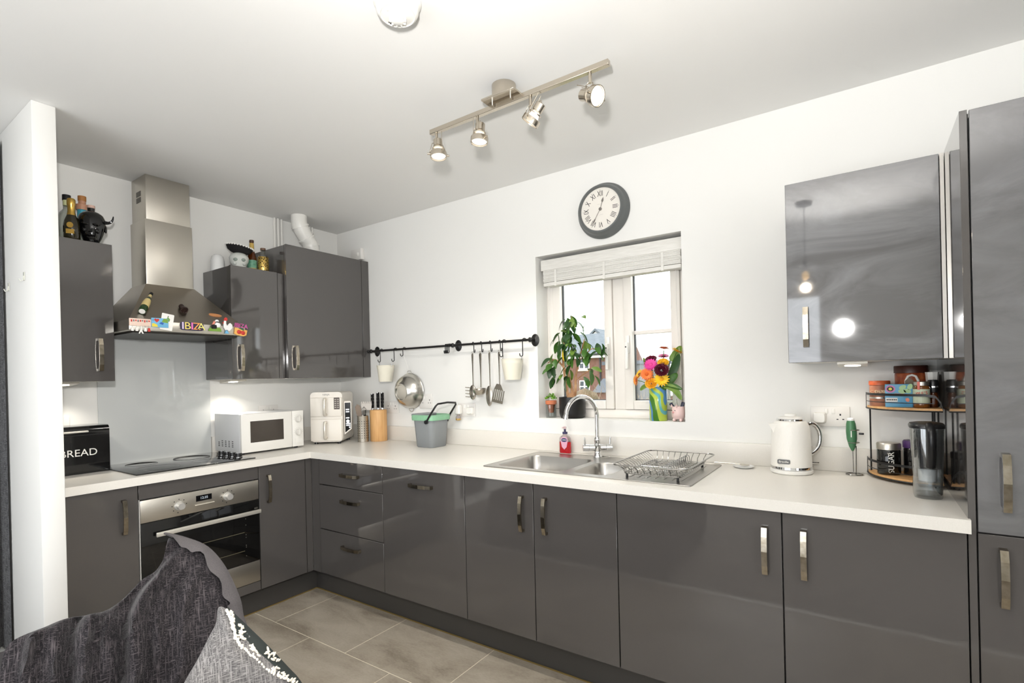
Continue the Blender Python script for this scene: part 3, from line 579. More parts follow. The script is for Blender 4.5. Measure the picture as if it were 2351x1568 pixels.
# rolled edge
g.tube([(x, y, ZT + 0.0022) for x, y in rrect(SX0, SY0, SX1, SY1, 0.012, 3)], 0.0025, 6, 0, True)
g.obj('rim', steel2, sk, True)
for h, dep, nm in ((h1, 0.16, 'main_bowl'), (h2, 0.12, 'half_bowl')):
    g = G(); n = 6; rings = []
    for (ins, z) in ((0, 0), (0.004, -0.006), (0.008, -dep * 0.6), (0.014, -dep * 0.88), (0.04, -dep), (0.075, -dep - 0.003)):
        rings.append([(x, y, ZS + z) for x, y in rrect(h[0] + ins, h[1] + ins, h[2] - ins, h[3] - ins, max(0.05 - ins * 0.2, 0.012), n)])
    g.loft(rings, cap=False); k = len(rings[-1]); g.add(rings[-1], [tuple(range(k))])
    b = g.obj(nm, steel2, sk, True)
    cx, cy = (h[0] + h[2]) / 2, (h[1] + h[3]) / 2
    G().lathe([(0.034, 0), (0.032, 0.003), (0.024, 0.001)], 20, 0, Matrix.Translation((cx, cy, ZS - dep - 0.003))).obj('waste', chrome, b, True)
g = G()
for k in range(7): g.box(2.66 + k * 0.036, -0.55, ZS, 2.668 + k * 0.036, -0.16, ZS + 0.002, 0.0008, seg=1)
g.obj('drainer_rib', steel2, sk, True)
# mixer tap
tp = thing('mixer_tap', 'chrome swan-neck mixer tap with two lever handles', 'tap', (2.315, -0.118, ZS))
bx, by = 2.315, -0.118
Mt = Matrix.Translation((bx, by, ZS))
G().lathe([(0.024, 0), (0.024, 0.006), (0.019, 0.012), (0.017, 0.03), (0.02, 0.034), (0.02, 0.066), (0.016, 0.07), (0.0155, 0.082), (0.0175, 0.085), (0.0165, 0.098), (0.0125, 0.106)], 20, 0, Mt).obj('body', chrome, tp, True)
dv = Vector((-0.40, -0.917, 0)).normalized(); rr = 0.105
pts = [Vector((bx, by, ZS + 0.1)), Vector((bx, by, ZS + 0.17)), Vector((bx, by, 1.135))]
for i in range(1, 15):
    a = PI * 0.97 * i / 14; pts.append(Vector((bx, by, 1.135)) + dv * (rr - rr * math.cos(a)) + Vector((0, 0, rr * math.sin(a))))
G().tube(pts, 0.0115, 14).obj('spout', chrome, tp, True)
G().cyl(pts[-1], pts[-1] + (pts[-1] - pts[-2]).normalized() * 0.018, 0.0128, n=14).obj('nozzle', chrome, tp, True)
hv = Vector((0.82, 0.57, 0)).normalized()
for s in (-1, 1):
    c = Vector((bx, by, ZS + 0.05))
    b = G().cyl(c + hv * s * 0.015, c + hv * s * 0.045, 0.0165, n=18).cyl(c + hv * s * 0.046, c + hv * s * 0.078, 0.0185, n=18).obj('valve', chrome, tp, True)
    e = c + hv * s * 0.066
    G().cyl(e + Vector((0, 0, 0.015)), e + Vector((0, 0, 0.055)) + hv * s * 0.004, 0.0045, n=10).obj('lever', chrome, b, True)
# soap bottle
sb = thing('hand_soap_bottle', 'clear pump bottle of red hand soap behind the sink', 'soap bottle', (2.085, -0.055, ZT))
redl = mat('red_soap', (226, 40, 52), 0.15, trans=0.35)
clr = thin('clear_plastic', (0.93, 0.88, 0.89), 0.12)
def ell(a, b, z, n=20): return [(a * math.cos(2 * PI * j / n), b * math.sin(2 * PI * j / n), z) for j in range(n)]
G().loft([ell(0.034, 0.02, 0.001), ell(0.036, 0.022, 0.008), ell(0.0355, 0.022, 0.066)]).obj('soap', redl, sb)
G().loft([ell(0.0362, 0.0225, 0.067), ell(0.035, 0.021, 0.088), ell(0.026, 0.018, 0.098), ell(0.014, 0.014, 0.104), ell(0.013, 0.013, 0.112)]).obj('bottle_shoulder', clr, sb)
G().lathe([(0.0145, 0.110), (0.0145, 0.122), (0.006, 0.123), (0.006, 0.143)], 14).obj('pump_collar', mat('pump_navy', (58, 52, 92), 0.4), sb)
G().lathe([(0.004, 0.135), (0.0085, 0.142), (0.0085, 0.152), (0.003, 0.154)], 14).box(-0.004, -0.032, 0.144, 0.004, 0, 0.152, 0.002).obj('pump_head', mat('pump_pink', (232, 206, 206), 0.3), sb)
Ml = frame((0.006, -0.0232, 0.058), (1, 0.12, 0), (0, 0, 1), (0.1, -1, 0))
G().prism([(-0.022, 0.018), (-0.018, 0.032), (0, 0.037), (0.018, 0.032), (0.022, 0.018), (0.014, -0.02), (0, -0.034), (-0.014, -0.02)], -0.001, 0.0004, 0, Ml).obj('front_label', mat('label_pink', (236, 176, 200), 0.4), sb)
G().prism([(0.0185 * math.cos(k * PI / 10), 0.020 + 0.011 * math.sin(k * PI / 10)) for k in range(20)], 0, 0.0012, 0, Ml).obj('brand_oval', mat('navy_print', (30, 40, 96), 0.4), sb)
G().text('CAREX', 0.0115, Ml @ Matrix.Translation((0, 0.02, 0.0014)), 0.0002).obj('lettering', whitec, sb)
# dish rack
dk = thing('wire_dish_rack', 'chrome wire dish rack standing on the drainer', 'dish rack', (2.765, -0.39, ZS))
RX0, RX1, RY0, RY1, RZ = 2.612, 2.925, -0.625, -0.150, 0.972
bx0, bx1, by0, by1, bz = 2.65, 2.888, -0.585, -0.185, 0.934
G().tube([(x, y, RZ) for x, y in rrect(RX0, RY0, RX1, RY1, 0.035, 4)], 0.003, 6, 0, True).obj('top_rim', wire, dk, True)
G().tube([(x, y, bz) for x, y in rrect(bx0, by0, bx1, by1, 0.02, 3)], 0.0025, 6, 0, True).obj('base_rim', wire, dk, True)
def wire_loop(pts): return G().tube(pts, 0.0016, 5).obj('wire', wire, dk, True)
for k in range(15):
    y = by0 + 0.01 + (by1 - by0 - 0.02) * k / 14; yr = RY0 + 0.04 + (RY1 - RY0 - 0.08) * k / 14
    wire_loop([(RX0, yr, RZ), (bx0 - 0.006, y, bz + 0.016), (bx0 + 0.004, y, bz), (bx1 - 0.004, y, bz), (bx1 + 0.006, y, bz + 0.016), (RX1, yr, RZ)])
for k in range(9):
    x = bx0 + 0.01 + (bx1 - bx0 - 0.02) * k / 8; xr = RX0 + 0.04 + (RX1 - RX0 - 0.08) * k / 8
    wire_loop([(xr, RY0, RZ), (x, by0 - 0.006, bz + 0.016), (x, by0 + 0.004, bz - 0.003), (x, by1 - 0.004, bz - 0.003), (x, by1 + 0.006, bz + 0.016), (xr, RY1, RZ)])
for k in range(13):
    y = by0 + 0.02 + (by1 - by0 - 0.04) * k / 12
    wire_loop([(bx1 - 0.09, y, bz), (bx1 - 0.085, y, bz + 0.03), (bx1 - 0.077, y, bz + 0.034), (bx1 - 0.069, y, bz + 0.03), (bx1 - 0.064, y, bz)])
for (x, y) in ((bx0 + 0.012, by0 + 0.012), (bx1 - 0.012, by0 + 0.012), (bx1 - 0.012, by1 - 0.012), (bx0 + 0.012, by1 - 0.012)):
    G().cyl((x, y, ZS + 0.0005), (x, y, bz), 0.0055, 0.005, 10).obj('foot', blackp, dk, True)
# spoon on a small rest
t = thing('spoon_rest', 'small white spoon rest on the worktop right of the drainer', 'spoon rest', (3.035, -0.10, ZT))
G().lathe([(0.03, 0.0005), (0.042, 0.004), (0.046, 0.009), (0.043, 0.009), (0.03, 0.004), (0.001, 0.003)], 24).obj('dish', whiteg, t)
t = thing('teaspoon', 'steel teaspoon lying on the white spoon rest', 'spoon', (3.02, -0.10, ZT + 0.011))
G().ball((0.02, 0.0, 0.002), (0.022, 0.013, 0.004), 14, 8).tube([(0.0, 0.0, 0.003), (-0.05, 0.004, 0.004), (-0.115, 0.01, 0.002)], [0.003, 0.0025, 0.004], 6).obj('spoon_body', steel, t)
# ================================================================== worktop appliances
# bread bin
bb = thing('bread_bin', 'black metal bread bin marked BREAD beside the partition', 'bread bin', (0.118, -1.765, ZT))
pr_ = [(-0.095, 0.001), (0.097, 0.001), (0.098, 0.215)] + [(0.073 + 0.025 * math.cos(a), 0.218 + 0.025 * math.sin(a)) for a in [k * PI / 12 for k in range(0, 7)]] + [(-0.095, 0.243)]
G().prism(pr_, -0.146, 0.146, 0, frame((0, 0, 0), (1, 0, 0), (0, 0, 1))).obj('body', blackg, bb, smooth=30)
G().box(0.0985, -0.144, 0.196, 0.1015, 0.144, 0.199).obj('lid_seam', blackm, bb)
G().box(0.0985, -0.075, 0.211, 0.114, 0.055, 0.220, 0.003).obj('lid_handle', mat('handle_white_steel', (222, 218, 208), 0.3, metal=0.4), bb)
G().text('BREAD', 0.0505, frame((0.0988, 0.016, 0.107), (0, 1, 0), (0, 0, 1)), 0.0003).obj('lettering', whitec, bb)
# microwave, facing +x
mw = thing('microwave', 'white countertop microwave with dark window and two dials', 'microwave', (0.19, -0.785, ZT))
x0, x1, ya, yb = -0.165, 0.155, -0.212, 0.212
G().box(x0, ya, 0.012, x1 - 0.012, yb, 0.252, 0.004).obj('casing', mat('microwave_shell', (226, 227, 228), 0.3), mw)
G().box(x1 - 0.012, ya, 0.012, x1 + 0.008, 0.128, 0.252, 0.006).obj('door', whitep, mw)
G().box(x1 + 0.0082, -0.155, 0.072, x1 + 0.009, 0.066, 0.205, 0.0).obj('door_window', mat('microwave_glass', (66, 60, 54), 0.12), mw)
G().box(x1 - 0.012, 0.130, 0.012, x1 + 0.008, yb, 0.252, 0.004).obj('control_panel', whitep, mw)
for z in (0.196, 0.108):
    k = G().cyl((x1 + 0.008, 0.172, z), (x1 + 0.012, 0.172, z), 0.024, n=24).cyl((x1 + 0.012, 0.172, z), (x1 + 0.022, 0.172, z), 0.02, 0.019, n=24).obj('dial', mat('dial_white', (222, 219, 213), 0.35), mw)
    G().box(x1 + 0.022, 0.168, z - 0.018, x1 + 0.028, 0.176, z + 0.018, 0.002).obj('dial_grip', whitep, k)
    g = G()
    for a in range(9): g.box(x1 + 0.008, 0.172 + 0.03 * math.cos(a * PI / 8) - 0.0015, z + 0.03 * math.sin(a * PI / 8) - 0.001, x1 + 0.0086, 0.172 + 0.03 * math.cos(a * PI / 8) + 0.0015, z + 0.03 * math.sin(a * PI / 8) + 0.001)
    g.obj('dial_mark', mat('mark_grey', (150, 148, 146), 0.5), mw)
G().box(x1 + 0.008, 0.145, 0.034, x1 + 0.011, 0.198, 0.064, 0.001).obj('door_button', whitep, mw)
g = G()
for i in range(5):
    for j in range(4 if i else 3): g.box(x0 + 0.045 + i * 0.042, ya - 0.0006, 0.045 + j * 0.011, x0 + 0.062 + i * 0.042, ya + 0.001, 0.050 + j * 0.011)
g.obj('vent_slot', blackp, mw)
for (a, b) in ((x0 + 0.03, ya + 0.03), (x1 - 0.04, ya + 0.03), (x0 + 0.03, yb - 0.03), (x1 - 0.04, yb - 0.03)): G().cyl((a, b, 0.0005), (a, b, 0.013), 0.012, n=10).obj('foot', blackp, mw)
# air fryer, local front is -y
af = thing('stacked_air_fryer', 'white two-drawer stacked air fryer in the corner', 'air fryer', (0.275, -0.285, ZT), math.radians(37))
wm = mat('air_fryer_white', (238, 232, 222), 0.35)
def slab(g, prof, y0, y1, m=0): g.prism(prof, y0, y1, m, frame((0, 0, 0), (1, 0, 0), (0, 0, 1)))
# frame() with x and z up gives local z = -y, so prism runs towards -y
pf = rrect(-0.112, 0.014, 0.112, 0.368, 0.028, 4)
g = G(); slab(g, pf, -0.15, 0.135); g.obj('housing', wm, af, smooth=35)
for (z0, z1) in ((0.196, 0.330), (0.022, 0.176)):
    g = G(); g.box(-0.109, -0.150, z0, 0.109, -0.135, z1, 0.006); d = g.obj('drawer', wm, af)
    zc = (z0 + z1) / 2
    G().tube([(0.0, -0.15, zc + 0.055), (0.0, -0.176, zc + 0.055), (0.0, -0.18, zc + 0.045), (0.0, -0.18, zc - 0.045), (0.0, -0.176, zc - 0.055), (0.0, -0.15, zc - 0.055)], 0.011, 10).obj('drawer_handle', mat('handle_champagne', (222, 216, 204), 0.25, metal=0.5), d)
G().box(0.058, -0.1512, 0.245, 0.098, -0.150, 0.328, 0).obj('print_panel', mat('print_taupe', (86, 76, 70), 0.4), af)
g = G()
for i in range(2):
    for j in range(5): g.box(0.063 + i * 0.018, -0.1516, 0.256 + j * 0.014, 0.075 + i * 0.018, -0.1511, 0.262 + j * 0.014)
g.obj('print_marks', mat('print_pale', (190, 182, 172), 0.5), af)
G().text('NINJA', 0.018, frame((0.0, -0.1353, 0.349), (1, 0, 0), (0, 0, 1)), 0.0004).obj('lettering', mat('mark_grey', (150, 148, 146), 0.5), af)
# slanted control strip on its right side
cp = [(0.0, 0.06), (0.05, 0.1), (0.05, 0.292), (0.042, 0.30), (0.008, 0.30), (0.0, 0.292)]
Mcp = frame((0.113, -0.1, 0), (0.80, 0.25, 0), (0, 0, 1)) @ Matrix.Translation((0.0, 0, 0))
G().prism(cp, -0.02, 0.012, 0, Mcp).obj('control_housing', wm, af, smooth=20)
G().prism([(0.006, 0.075), (0.045, 0.106), (0.045, 0.288), (0.006, 0.288)], 0.012, 0.0135, 0, Mcp).obj('control_screen', screen, af)
g = G()
for z in (0.235, 0.219, 0.175): g.box(0.012, z, 0.0135, 0.036, z + 0.009, 0.0142, M=Mcp)
for z in (0.135, 0.122): g.box(0.012, z, 0.0135, 0.042, z + 0.009, 0.0142, M=Mcp)
g.lathe([(0.012, 0.0135), (0.012, 0.0145)], 18, 0, Mcp @ Matrix.Translation((0.025, 0.156, 0))).lathe([(0.006, 0.0135), (0.006, 0.0142)], 14, 0, Mcp @ Matrix.Translation((0.037, 0.112, 0))).obj('buttons', glow('button_white', (220, 222, 226), 0.5), af)
for (a, b) in ((-0.08, -0.12), (0.08, -0.12), (-0.08, 0.11), (0.08, 0.11)): G().cyl((a, b, 0.0005), (a, b, 0.015), 0.012, n=8).obj('foot', blackp, af)
# utensil pot
up = thing('utensil_holder', 'perforated steel utensil holder beside the knife block', 'utensil holder', (0.498, -0.190, ZT))
G().lathe([(0.038, 0.0005), (0.0385, 0.004), (0.0385, 0.186), (0.0395, 0.188), (0.0365, 0.188), (0.0365, 0.006), (0.001, 0.004)], 28).obj('cup', steel, up)
g = G()
for i in range(14):
    a = 2 * PI * i / 14
    for j in range(8):
        M_ = Matrix.Rotation(a, 4, 'Z') @ Matrix.Translation((0.0386, 0, 0.03 + j * 0.017)); g.box(-0.001, -0.0025, -0.003, 0.0003, 0.0025, 0.003, M=M_)
g.obj('perforation', blackp, up)
t = thing('wooden_spatula', 'grey brown wooden spatula standing in the utensil holder', 'spatula', (0.483, -0.193, ZT + 0.01), group='utensils in the holder')
G().tube([(0.008, 0, 0), (-0.004, -0.004, 0.17)], 0.005, 8).prism([(-0.012, 0), (0.012, 0), (0.022, 0.055), (0.016, 0.09), (-0.002, 0.1), (-0.02, 0.08), (-0.02, 0.03)], -0.002, 0.003, 0, frame((-0.006, -0.004, 0.165), (0.82, 0.57, 0), (-0.15, -0.1, 0.98))).obj('blade', mat('driftwood', (134, 118, 104), 0.6), t)
t = thing('whisk', 'steel wire whisk standing in the utensil holder', 'whisk', (0.513, -0.190, ZT + 0.01), group='utensils in the holder')
G().tube([(0, 0, 0), (0.0, 0, 0.17)], 0.005, 8).obj('grip', steel, t)
g = G()
for k in range(4):
    a = k * PI / 4; g.tube([(0.016 * math.sin(PI * s) * math.cos(a) * (1 if s < 0.5 else -1) if False else 0.018 * math.cos(a) * math.sin(2 * PI * s), 0.018 * math.sin(a) * math.sin(2 * PI * s), 0.17 + 0.075 * (1 - abs(2 * s - 1)) ** 0.7) for s in [i / 14 for i in range(15)]], 0.001, 5)
g.obj('wire_loops', wire, t)
t = thing('pasta_server', 'black handled toothed server standing in the utensil holder', 'serving spoon', (0.503, -0.175, ZT + 0.01), group='utensils in the holder')
G().tube([(0, 0, 0), (0.004, 0, 0.15), (0.008, 0.0, 0.23)], 0.0035, 8).obj('shaft', blackp, t)
g = G(); Mt = frame((0.02, 0.0, 0.22), (0.82, 0.57, 0), (0, 0, 1))
g.prism([(-0.034, 0.0), (0.034, 0.0), (0.04, 0.045), (-0.04, 0.05)], 0, 0.002, 0, Mt)
for k in range(6): g.prism([(-0.038 + k * 0.0135, 0.045), (-0.030 + k * 0.0135, 0.045), (-0.030 + k * 0.0135, 0.062), (-0.038 + k * 0.0135, 0.058)], 0, 0.002, 0, Mt)
g.obj('toothed_head', mat('pale_clear_plastic', (222, 214, 204), 0.3, trans=0.3), t)
# knife block and knives
kx, ky = 0.562, -0.100
t = thing('knife_block', 'round beech knife block with three black handled knives', 'knife block', (kx, ky, ZT))
G().lathe([(0.059, 0.0005), (0.061, 0.003), (0.061, 0.224), (0.059, 0.228), (0.052, 0.2285), (0.001, 0.2285)], 36).obj('block', wood, t)
for k, (dx, dy, hh, lb) in enumerate([(-0.028, -0.028, 0.120, 'left'), (0.004, -0.004, 0.128, 'middle'), (0.030, 0.014, 0.126, 'right')]):
    q = thing('kitchen_knife', 'black riveted knife handle, %s one in the round block' % lb, 'knife', (kx + dx, ky + dy, ZT + 0.229), group='knives in the block')
    G().loft([[(x * s, y * s2, z) for x, y in rrect(-0.011, -0.008, 0.011, 0.008, 0.004, 2)] for (z, s, s2) in ((0.012, 0.8, 0.9), (0.03, 0.9, 1), (0.07, 1.05, 1), (hh - 0.012, 0.95, 1), (hh - 0.004, 1.05, 1))]).obj('grip', blackp, q)
    G().lathe([(0.0085, 0.0), (0.0085, 0.014)], 12).lathe([(0.010, hh - 0.008), (0.0105, hh - 0.002), (0.006, hh)], 12).obj('bolster', chrome, q)
    g = G()
    for z in (0.04, 0.065, 0.09): g.cyl((0.0, -0.0095, z), (0.0, -0.0075, z), 0.0028, n=8).cyl((0.011, 0.0, z), (0.0125, 0.0, z), 0.0028, n=8)
    g.obj('rivet', chrome, q)
# food caddy
cd = thing('food_waste_caddy', 'grey kitchen waste caddy with green liner and black handle', 'caddy', (1.148, -0.165, ZT))
cg = mat('caddy_grey', (136, 140, 142), 0.45)
rings = []
for (hw, hd2, z, r) in ((0.072, 0.082, 0.0005, 0.03), (0.077, 0.087, 0.006, 0.032), (0.090, 0.100, 0.165, 0.036), (0.097, 0.108, 0.168, 0.036), (0.098, 0.109, 0.19, 0.036), (0.092, 0.102, 0.19, 0.034), (0.086, 0.096, 0.16, 0.034), (0.074, 0.084, 0.012, 0.03)):
    rings.append([(x, y, z * 1.08) for x, y in rrect(-hw, -hd2 * 0.86, hw, hd2 * 0.86, r, 4)])
G().loft(rings).obj('tub', cg, cd)
G().loft([[(x, y, z * 1.08) for x, y in rrect(-hw, -hw * 0.96, hw, hw * 0.96, 0.036, 4)] for (hw, z) in ((0.0995, 0.163), (0.101, 0.178), (0.100, 0.194), (0.090, 0.196), (0.086, 0.16))], cap=False).obj('liner', mat('liner_green', (136, 186, 150), 0.35, bump=(60, 0.5)), cd)
G().box(-0.1015, -0.08, 0.201, -0.02, 0.08, 0.218, 0.006).obj('lid_lip', cg, cd)
hb2 = Vector((0.9, 0.1, 0.42)).normalized()
pp = []
for s, yy in ((-1, -0.114), (1, 0.114)):
    e = [Vector((0.05, yy, 0.155)), Vector((0.075, yy, 0.19)), Vector((0.15, yy * 0.98, 0.268)), Vector((0.17, yy * 0.8, 0.285))]
    pp = e + pp[::-1] if s == 1 else e
G().tube([Vector((0.05, y_ * 0.098, 0.165)) if z_ is None else Vector((x_, y_ * 0.098, z_)) for (x_, y_, z_) in ((0.05, -1, None), (0.085, -1, 0.212), (0.135, -0.98, 0.272), (0.142, -0.86, 0.284), (0.147, 0, 0.290), (0.142, 0.86, 0.284), (0.135, 0.98, 0.272), (0.085, 1, 0.212), (0.05, 1, None))], 0.0055, 8, flat=1.3).obj('carry_handle', blackp, cd)
for yy in (-1, 1): G().cyl((0.05, yy * 0.092, 0.168), (0.05, yy * 0.103, 0.168), 0.013, n=12).obj('handle_pivot', blackp, cd)
# ================================================================== sockets on the walls
socm = mat('socket_white', (232, 229, 224), 0.3)
def outlet(label, c, ax, out, wd=0.146, ht=0.086, plugs=(0, 1), switches=True):
    """c centre on the wall, ax along the wall, out from the wall"""
    t = thing('wall_socket', label, 'socket', c); M_ = frame((0, 0, 0), ax, (0, 0, 1), out)
    G().box(-wd / 2, -ht / 2, 0.0008, wd / 2, ht / 2, 0.0085, 0.002, M=M_).obj('plate', socm, t)
    if switches:
        for s in (-1, 1): G().box(s * 0.013 - 0.006, 0.012, 0.0085, s * 0.013 + 0.006, 0.034, 0.0115, 0.001, M=M_).obj('switch', whitep, t)
    for s in plugs:
        cx = -0.038 if s == 0 else 0.038
        G().box(cx - 0.003, 0.004, 0.0085, cx + 0.003, 0.012, 0.0088, M=M_).box(cx - 0.014, -0.014, 0.0085, cx - 0.007, -0.010, 0.0088, M=M_).box(cx + 0.007, -0.014, 0.0085, cx + 0.014, -0.010, 0.0088, M=M_).obj('pin_hole', blackp, t)
    return t, M_
AX, AO = (1, 0, 0), (0, -1, 0)
t, M_ = outlet('double socket with a plug behind the kettle', (3.372, 0, 1.146), AX, AO, plugs=(1,))
q = thing('mains_plug', 'white plug in the double socket behind the kettle', 'plug', (3.333, -0.009, 1.141))
G().loft([[(x, y, z) for x, y in rrect(-0.024 * s, -0.024 * s, 0.024 * s, 0.024 * s, 0.009, 3)] for (z, s) in ((0.0, 1), (0.018, 1), (0.026, 0.8))], 0, frame((0, 0, 0), AX, (0, 0, 1), AO)).obj('plug_body', whitep, q)
t, M_ = outlet('double socket with an air freshener right of the caddy', (1.322, 0, 1.143), AX, AO, plugs=())
q = thing('mains_plug', 'rounded white plug right of the plug-in air freshener', 'plug', (1.365, -0.009, 1.138))
G().loft([[(x, y, z) for x, y in rrect(-0.025 * s, -0.022 * s, 0.025 * s, 0.022 * s, 0.01, 3)] for (z, s) in ((0.0, 1), (0.02, 1), (0.028, 0.8))], 0, frame((0, 0, 0), AX, (0, 0, 1), AO)).obj('plug_body', whitep, q)
q = thing('plug_in_air_freshener', 'white plug-in air freshener with amber oil bottle', 'air freshener', (1.272, -0.009, 1.10))
G().box(-0.022, -0.04, 0.014, 0.022, -0.0005, 0.075, 0.01, seg=3).obj('heater', whitep, q)
G().lathe([(0.012, -0.028), (0.018, -0.024), (0.019, -0.006), (0.01, 0.008), (0.01, 0.014)], 16, 0, Matrix.Translation((0, -0.024, 0))).obj('oil_bottle', clr, q)
G().lathe([(0.012, -0.0275), (0.0172, -0.0235), (0.0178, -0.014)], 16, 0, Matrix.Translation((0, -0.024, 0))).obj('oil', mat('amber_oil', (206, 172, 66), 0.2), q)
outlet('tall double switch plate left of the caddy', (0.952, 0, 1.198), AX, AO, 0.118, 0.10, plugs=(0, 1))
outlet('double socket behind the knife block', (0.605, 0, 1.152), AX, AO)
outlet('double socket above the microwave', (0, -0.62, 1.152), (0, 1, 0), (1, 0, 0))
outlet('socket plate above the bread bin on the oven wall', (0, -1.80, 1.152), (0, 1, 0), (1, 0, 0))
# ================================================================== utensil rail
rl = thing('utensil_rail', 'black iron utensil rail on the wall left of the window', 'rail', (1.19, -0.06, 1.572))
RY, RZ_ = -0.06, 1.572
G().cyl((0.43, RY, RZ_), (1.86, RY, RZ_), 0.0075, n=12).obj('bar', blackm, rl, True)
for x in (0.455, 1.262, 1.868):
    b = G().lathe([(0.028, 0), (0.028, 0.004), (0.02, 0.008), (0.008, 0.014), (0.007, 0.05), (0.011, 0.056), (0.011, 0.066), (0.007, 0.070)], 16, 0, frame((x, -0.0008, RZ_), (1, 0, 0), (0, 0, 1), (0, -1, 0)), sy=1.35).obj('bracket', blackm, rl, True)
for x, s in ((0.43, -1), (1.86, 1)):
    G().ball((x + s * 0.008, RY, RZ_), 0.0115, 12, 8).obj('finial', blackm, rl, True)
def s_hook(x, L=0.05, label='', yaw=0.0, flip=1):
    t = thing('s_hook', label, 'hook', (x, RY, RZ_), yaw, group='hooks on the utensil rail')
    pts = [Vector((0, 0.0112 * math.cos(a), 0.0112 * math.sin(a))) for a in [PI * (1.25 - 1.3 * k / 10) for k in range(11)]]
    pts = [Vector((0, -p.y, p.z)) for p in pts][::1]
    a0 = pts[-1]; pts += [Vector((0, -0.0112, -0.012)), Vector((0, -0.011, -L + 0.012))]
    pts += [Vector((0, -0.011 - 0.009 * (1 - math.cos(a)), -L + 0.012 - 0.010 * math.sin(a))) for a in [PI * k / 8 for k in range(1, 9)]] + [Vector((0, -0.030, -L + 0.02))]
    ps = []
    for k in range(11):
        a = PI * (-0.25 + 1.25 * k / 10); ps.append(Vector((0, 0.0112 * math.cos(a), 0.0112 * math.sin(a))))
    ps += [Vector((0, -0.0112, -0.012)), Vector((0, -0.011, -L + 0.012))] + [Vector((0, -0.011 - 0.009 * (1 - math.cos(a)), -L + 0.012 - 0.010 * math.sin(a))) for a in [PI * k / 8 for k in range(1, 9)]] + [Vector((0, -0.030, -L + 0.02))]
    G().tube(ps, 0.0029, 7).obj('hook_wire', blackm, t)
    return t
YW = math.radians(-62)
hooks = [(0.568, 0.086, 'long black hook, leftmost on the rail'), (0.715, 0.086, 'long black hook holding the left cream pot near its right edge'), (0.806, 0.052, 'short black hook above the colander'),
         (1.433, 0.058, 'black hook carrying the pasta server'), (1.497, 0.058, 'black hook carrying the ladle'), (1.569, 0.058, 'black hook carrying the serving spoon'),
         (1.643, 0.058, 'black hook carrying the slotted turner'), (1.678, 0.095, 'long black hook at the left side of the right cream pot'), (1.826, 0.098, 'long black hook at the right end of the rail')]
for k, (x, L, lb) in enumerate(hooks): s_hook(x, L, lb, YW * (1 if k in (0, 1, 2) else -1) if k not in (7, 8) else YW)
for k in range(4): s_hook(1.200 + k * 0.013, 0.052, 'spare black hook beside the middle bracket, %s of four' % ('leftmost', 'second', 'third', 'rightmost')[k], 0.3 - k * 0.15)
def bucket(label, x, z, r0, r1, h):
    t = thing('hanging_pot', label, 'pot', (x, -0.092, z), group='cream pots on the rail')
    G().lathe([(r0, 0), (r0 + 0.001, 0.002), (r1 * 0.97, h * 0.78), (r1 * 0.99, h * 0.8), (r1 * 0.985, h * 0.84), (r1, h * 0.86), (r1, h - 0.004), (r1 + 0.003, h), (r1 - 0.003, h), (r0 - 0.003, 0.006), (0.001, 0.005)], 32).obj('pot_body', cream, t)
    for s in (-1, 1):
        G().tube([Vector((s * r1, 0, h - 0.01)), Vector((s * (r1 + 0.004), 0, h + 0.006)), Vector((s * (r1 - 0.004), -0.004, h + 0.022))], 0.0018, 6).obj('hanging_ear', wire, t)
bucket('cream metal pot hanging at the left end of the rail', 0.642, 1.342, 0.048, 0.062, 0.118)
bucket('cream metal pot hanging at the right end of the rail', 1.757, 1.336, 0.047, 0.066, 0.126)
# colander hung by a thread
t = thing('steel_bowl_strainer', 'steel colander bowl hanging upside against the wall', 'colander', (0.81, -0.012, 1.27))
Mc = frame((0.0, 0, 0), (1, 0, 0), (0, -0.05, 1), (0, -1, -0.05))
G().lathe([(0.126, 0.0), (0.130, 0.002), (0.126, 0.006), (0.119, 0.03), (0.101, 0.062), (0.072, 0.086), (0.06, 0.092), (0.058, 0.098), (0.054, 0.098), (0.05, 0.090), (0.001, 0.090)], 40, 0, Mc).obj('bowl', mat('bowl_steel', (208, 205, 198), 0.24, metal=1.0), t)
for s in (-1, 1): G().tube([Vector((0.022 * math.cos(a), s * (0.126 + 0.022 * math.sin(a)), 0.003)) for a in [PI * k / 10 for k in range(11)]], 0.002, 6, M=Mc).obj('ring_handle', steel, t)
G().tube([Vector((0.0, -0.015, 0.145)), Vector((-0.006, -0.055, 0.255))], 0.0006, 4).tube([Vector((0.008, -0.015, 0.145)), Vector((-0.002, -0.055, 0.255))], 0.0006, 4).obj('thread', whitep, t)
# hanging utensils
def hung(name, label, x): return thing(name, label, 'utensil', (x, -0.068, 1.506), 0, group='steel utensils on the rail')
um = mat('utensil_steel', (176, 170, 160), 0.25, metal=1.0)
def shaft(t, z1, w0=0.008, w1=0.0045, dx=0.0):
    G().loft([[(x + dx * k / 5, y, z) for x, y in rrect(-w, -0.0016, w, 0.0016, 0.0012, 2)] for k, (w, z) in enumerate([(0.004, 0.004), (w0, -0.004), (w0 * 0.95, -0.03), (w0 * 0.7, -0.07), (w1, z1 * 0.75), (w1, z1)])]).obj('shaft', um, t)
    G().tube([Vector((0.006 * math.cos(a), 0, 0.009 + 0.006 * math.sin(a))) for a in [2 * PI * k / 12 for k in range(12)]], 0.0016, 6, 0, True).obj('hanging_loop', um, t)
t = hung('pasta_server', 'steel toothed pasta server, leftmost hanging utensil', 1.433); shaft(t, -0.20)
G().ball((0, -0.006, -0.245), (0.027, 0.012, 0.048), 16, 10).obj('head', um, t)
g = G()
for k in range(4): g.cyl((-0.022, -0.01, -0.215 - k * 0.02), (-0.05, -0.02, -0.212 - k * 0.02), 0.0035, 0.0025, 8)
g.obj('tine', um, t)
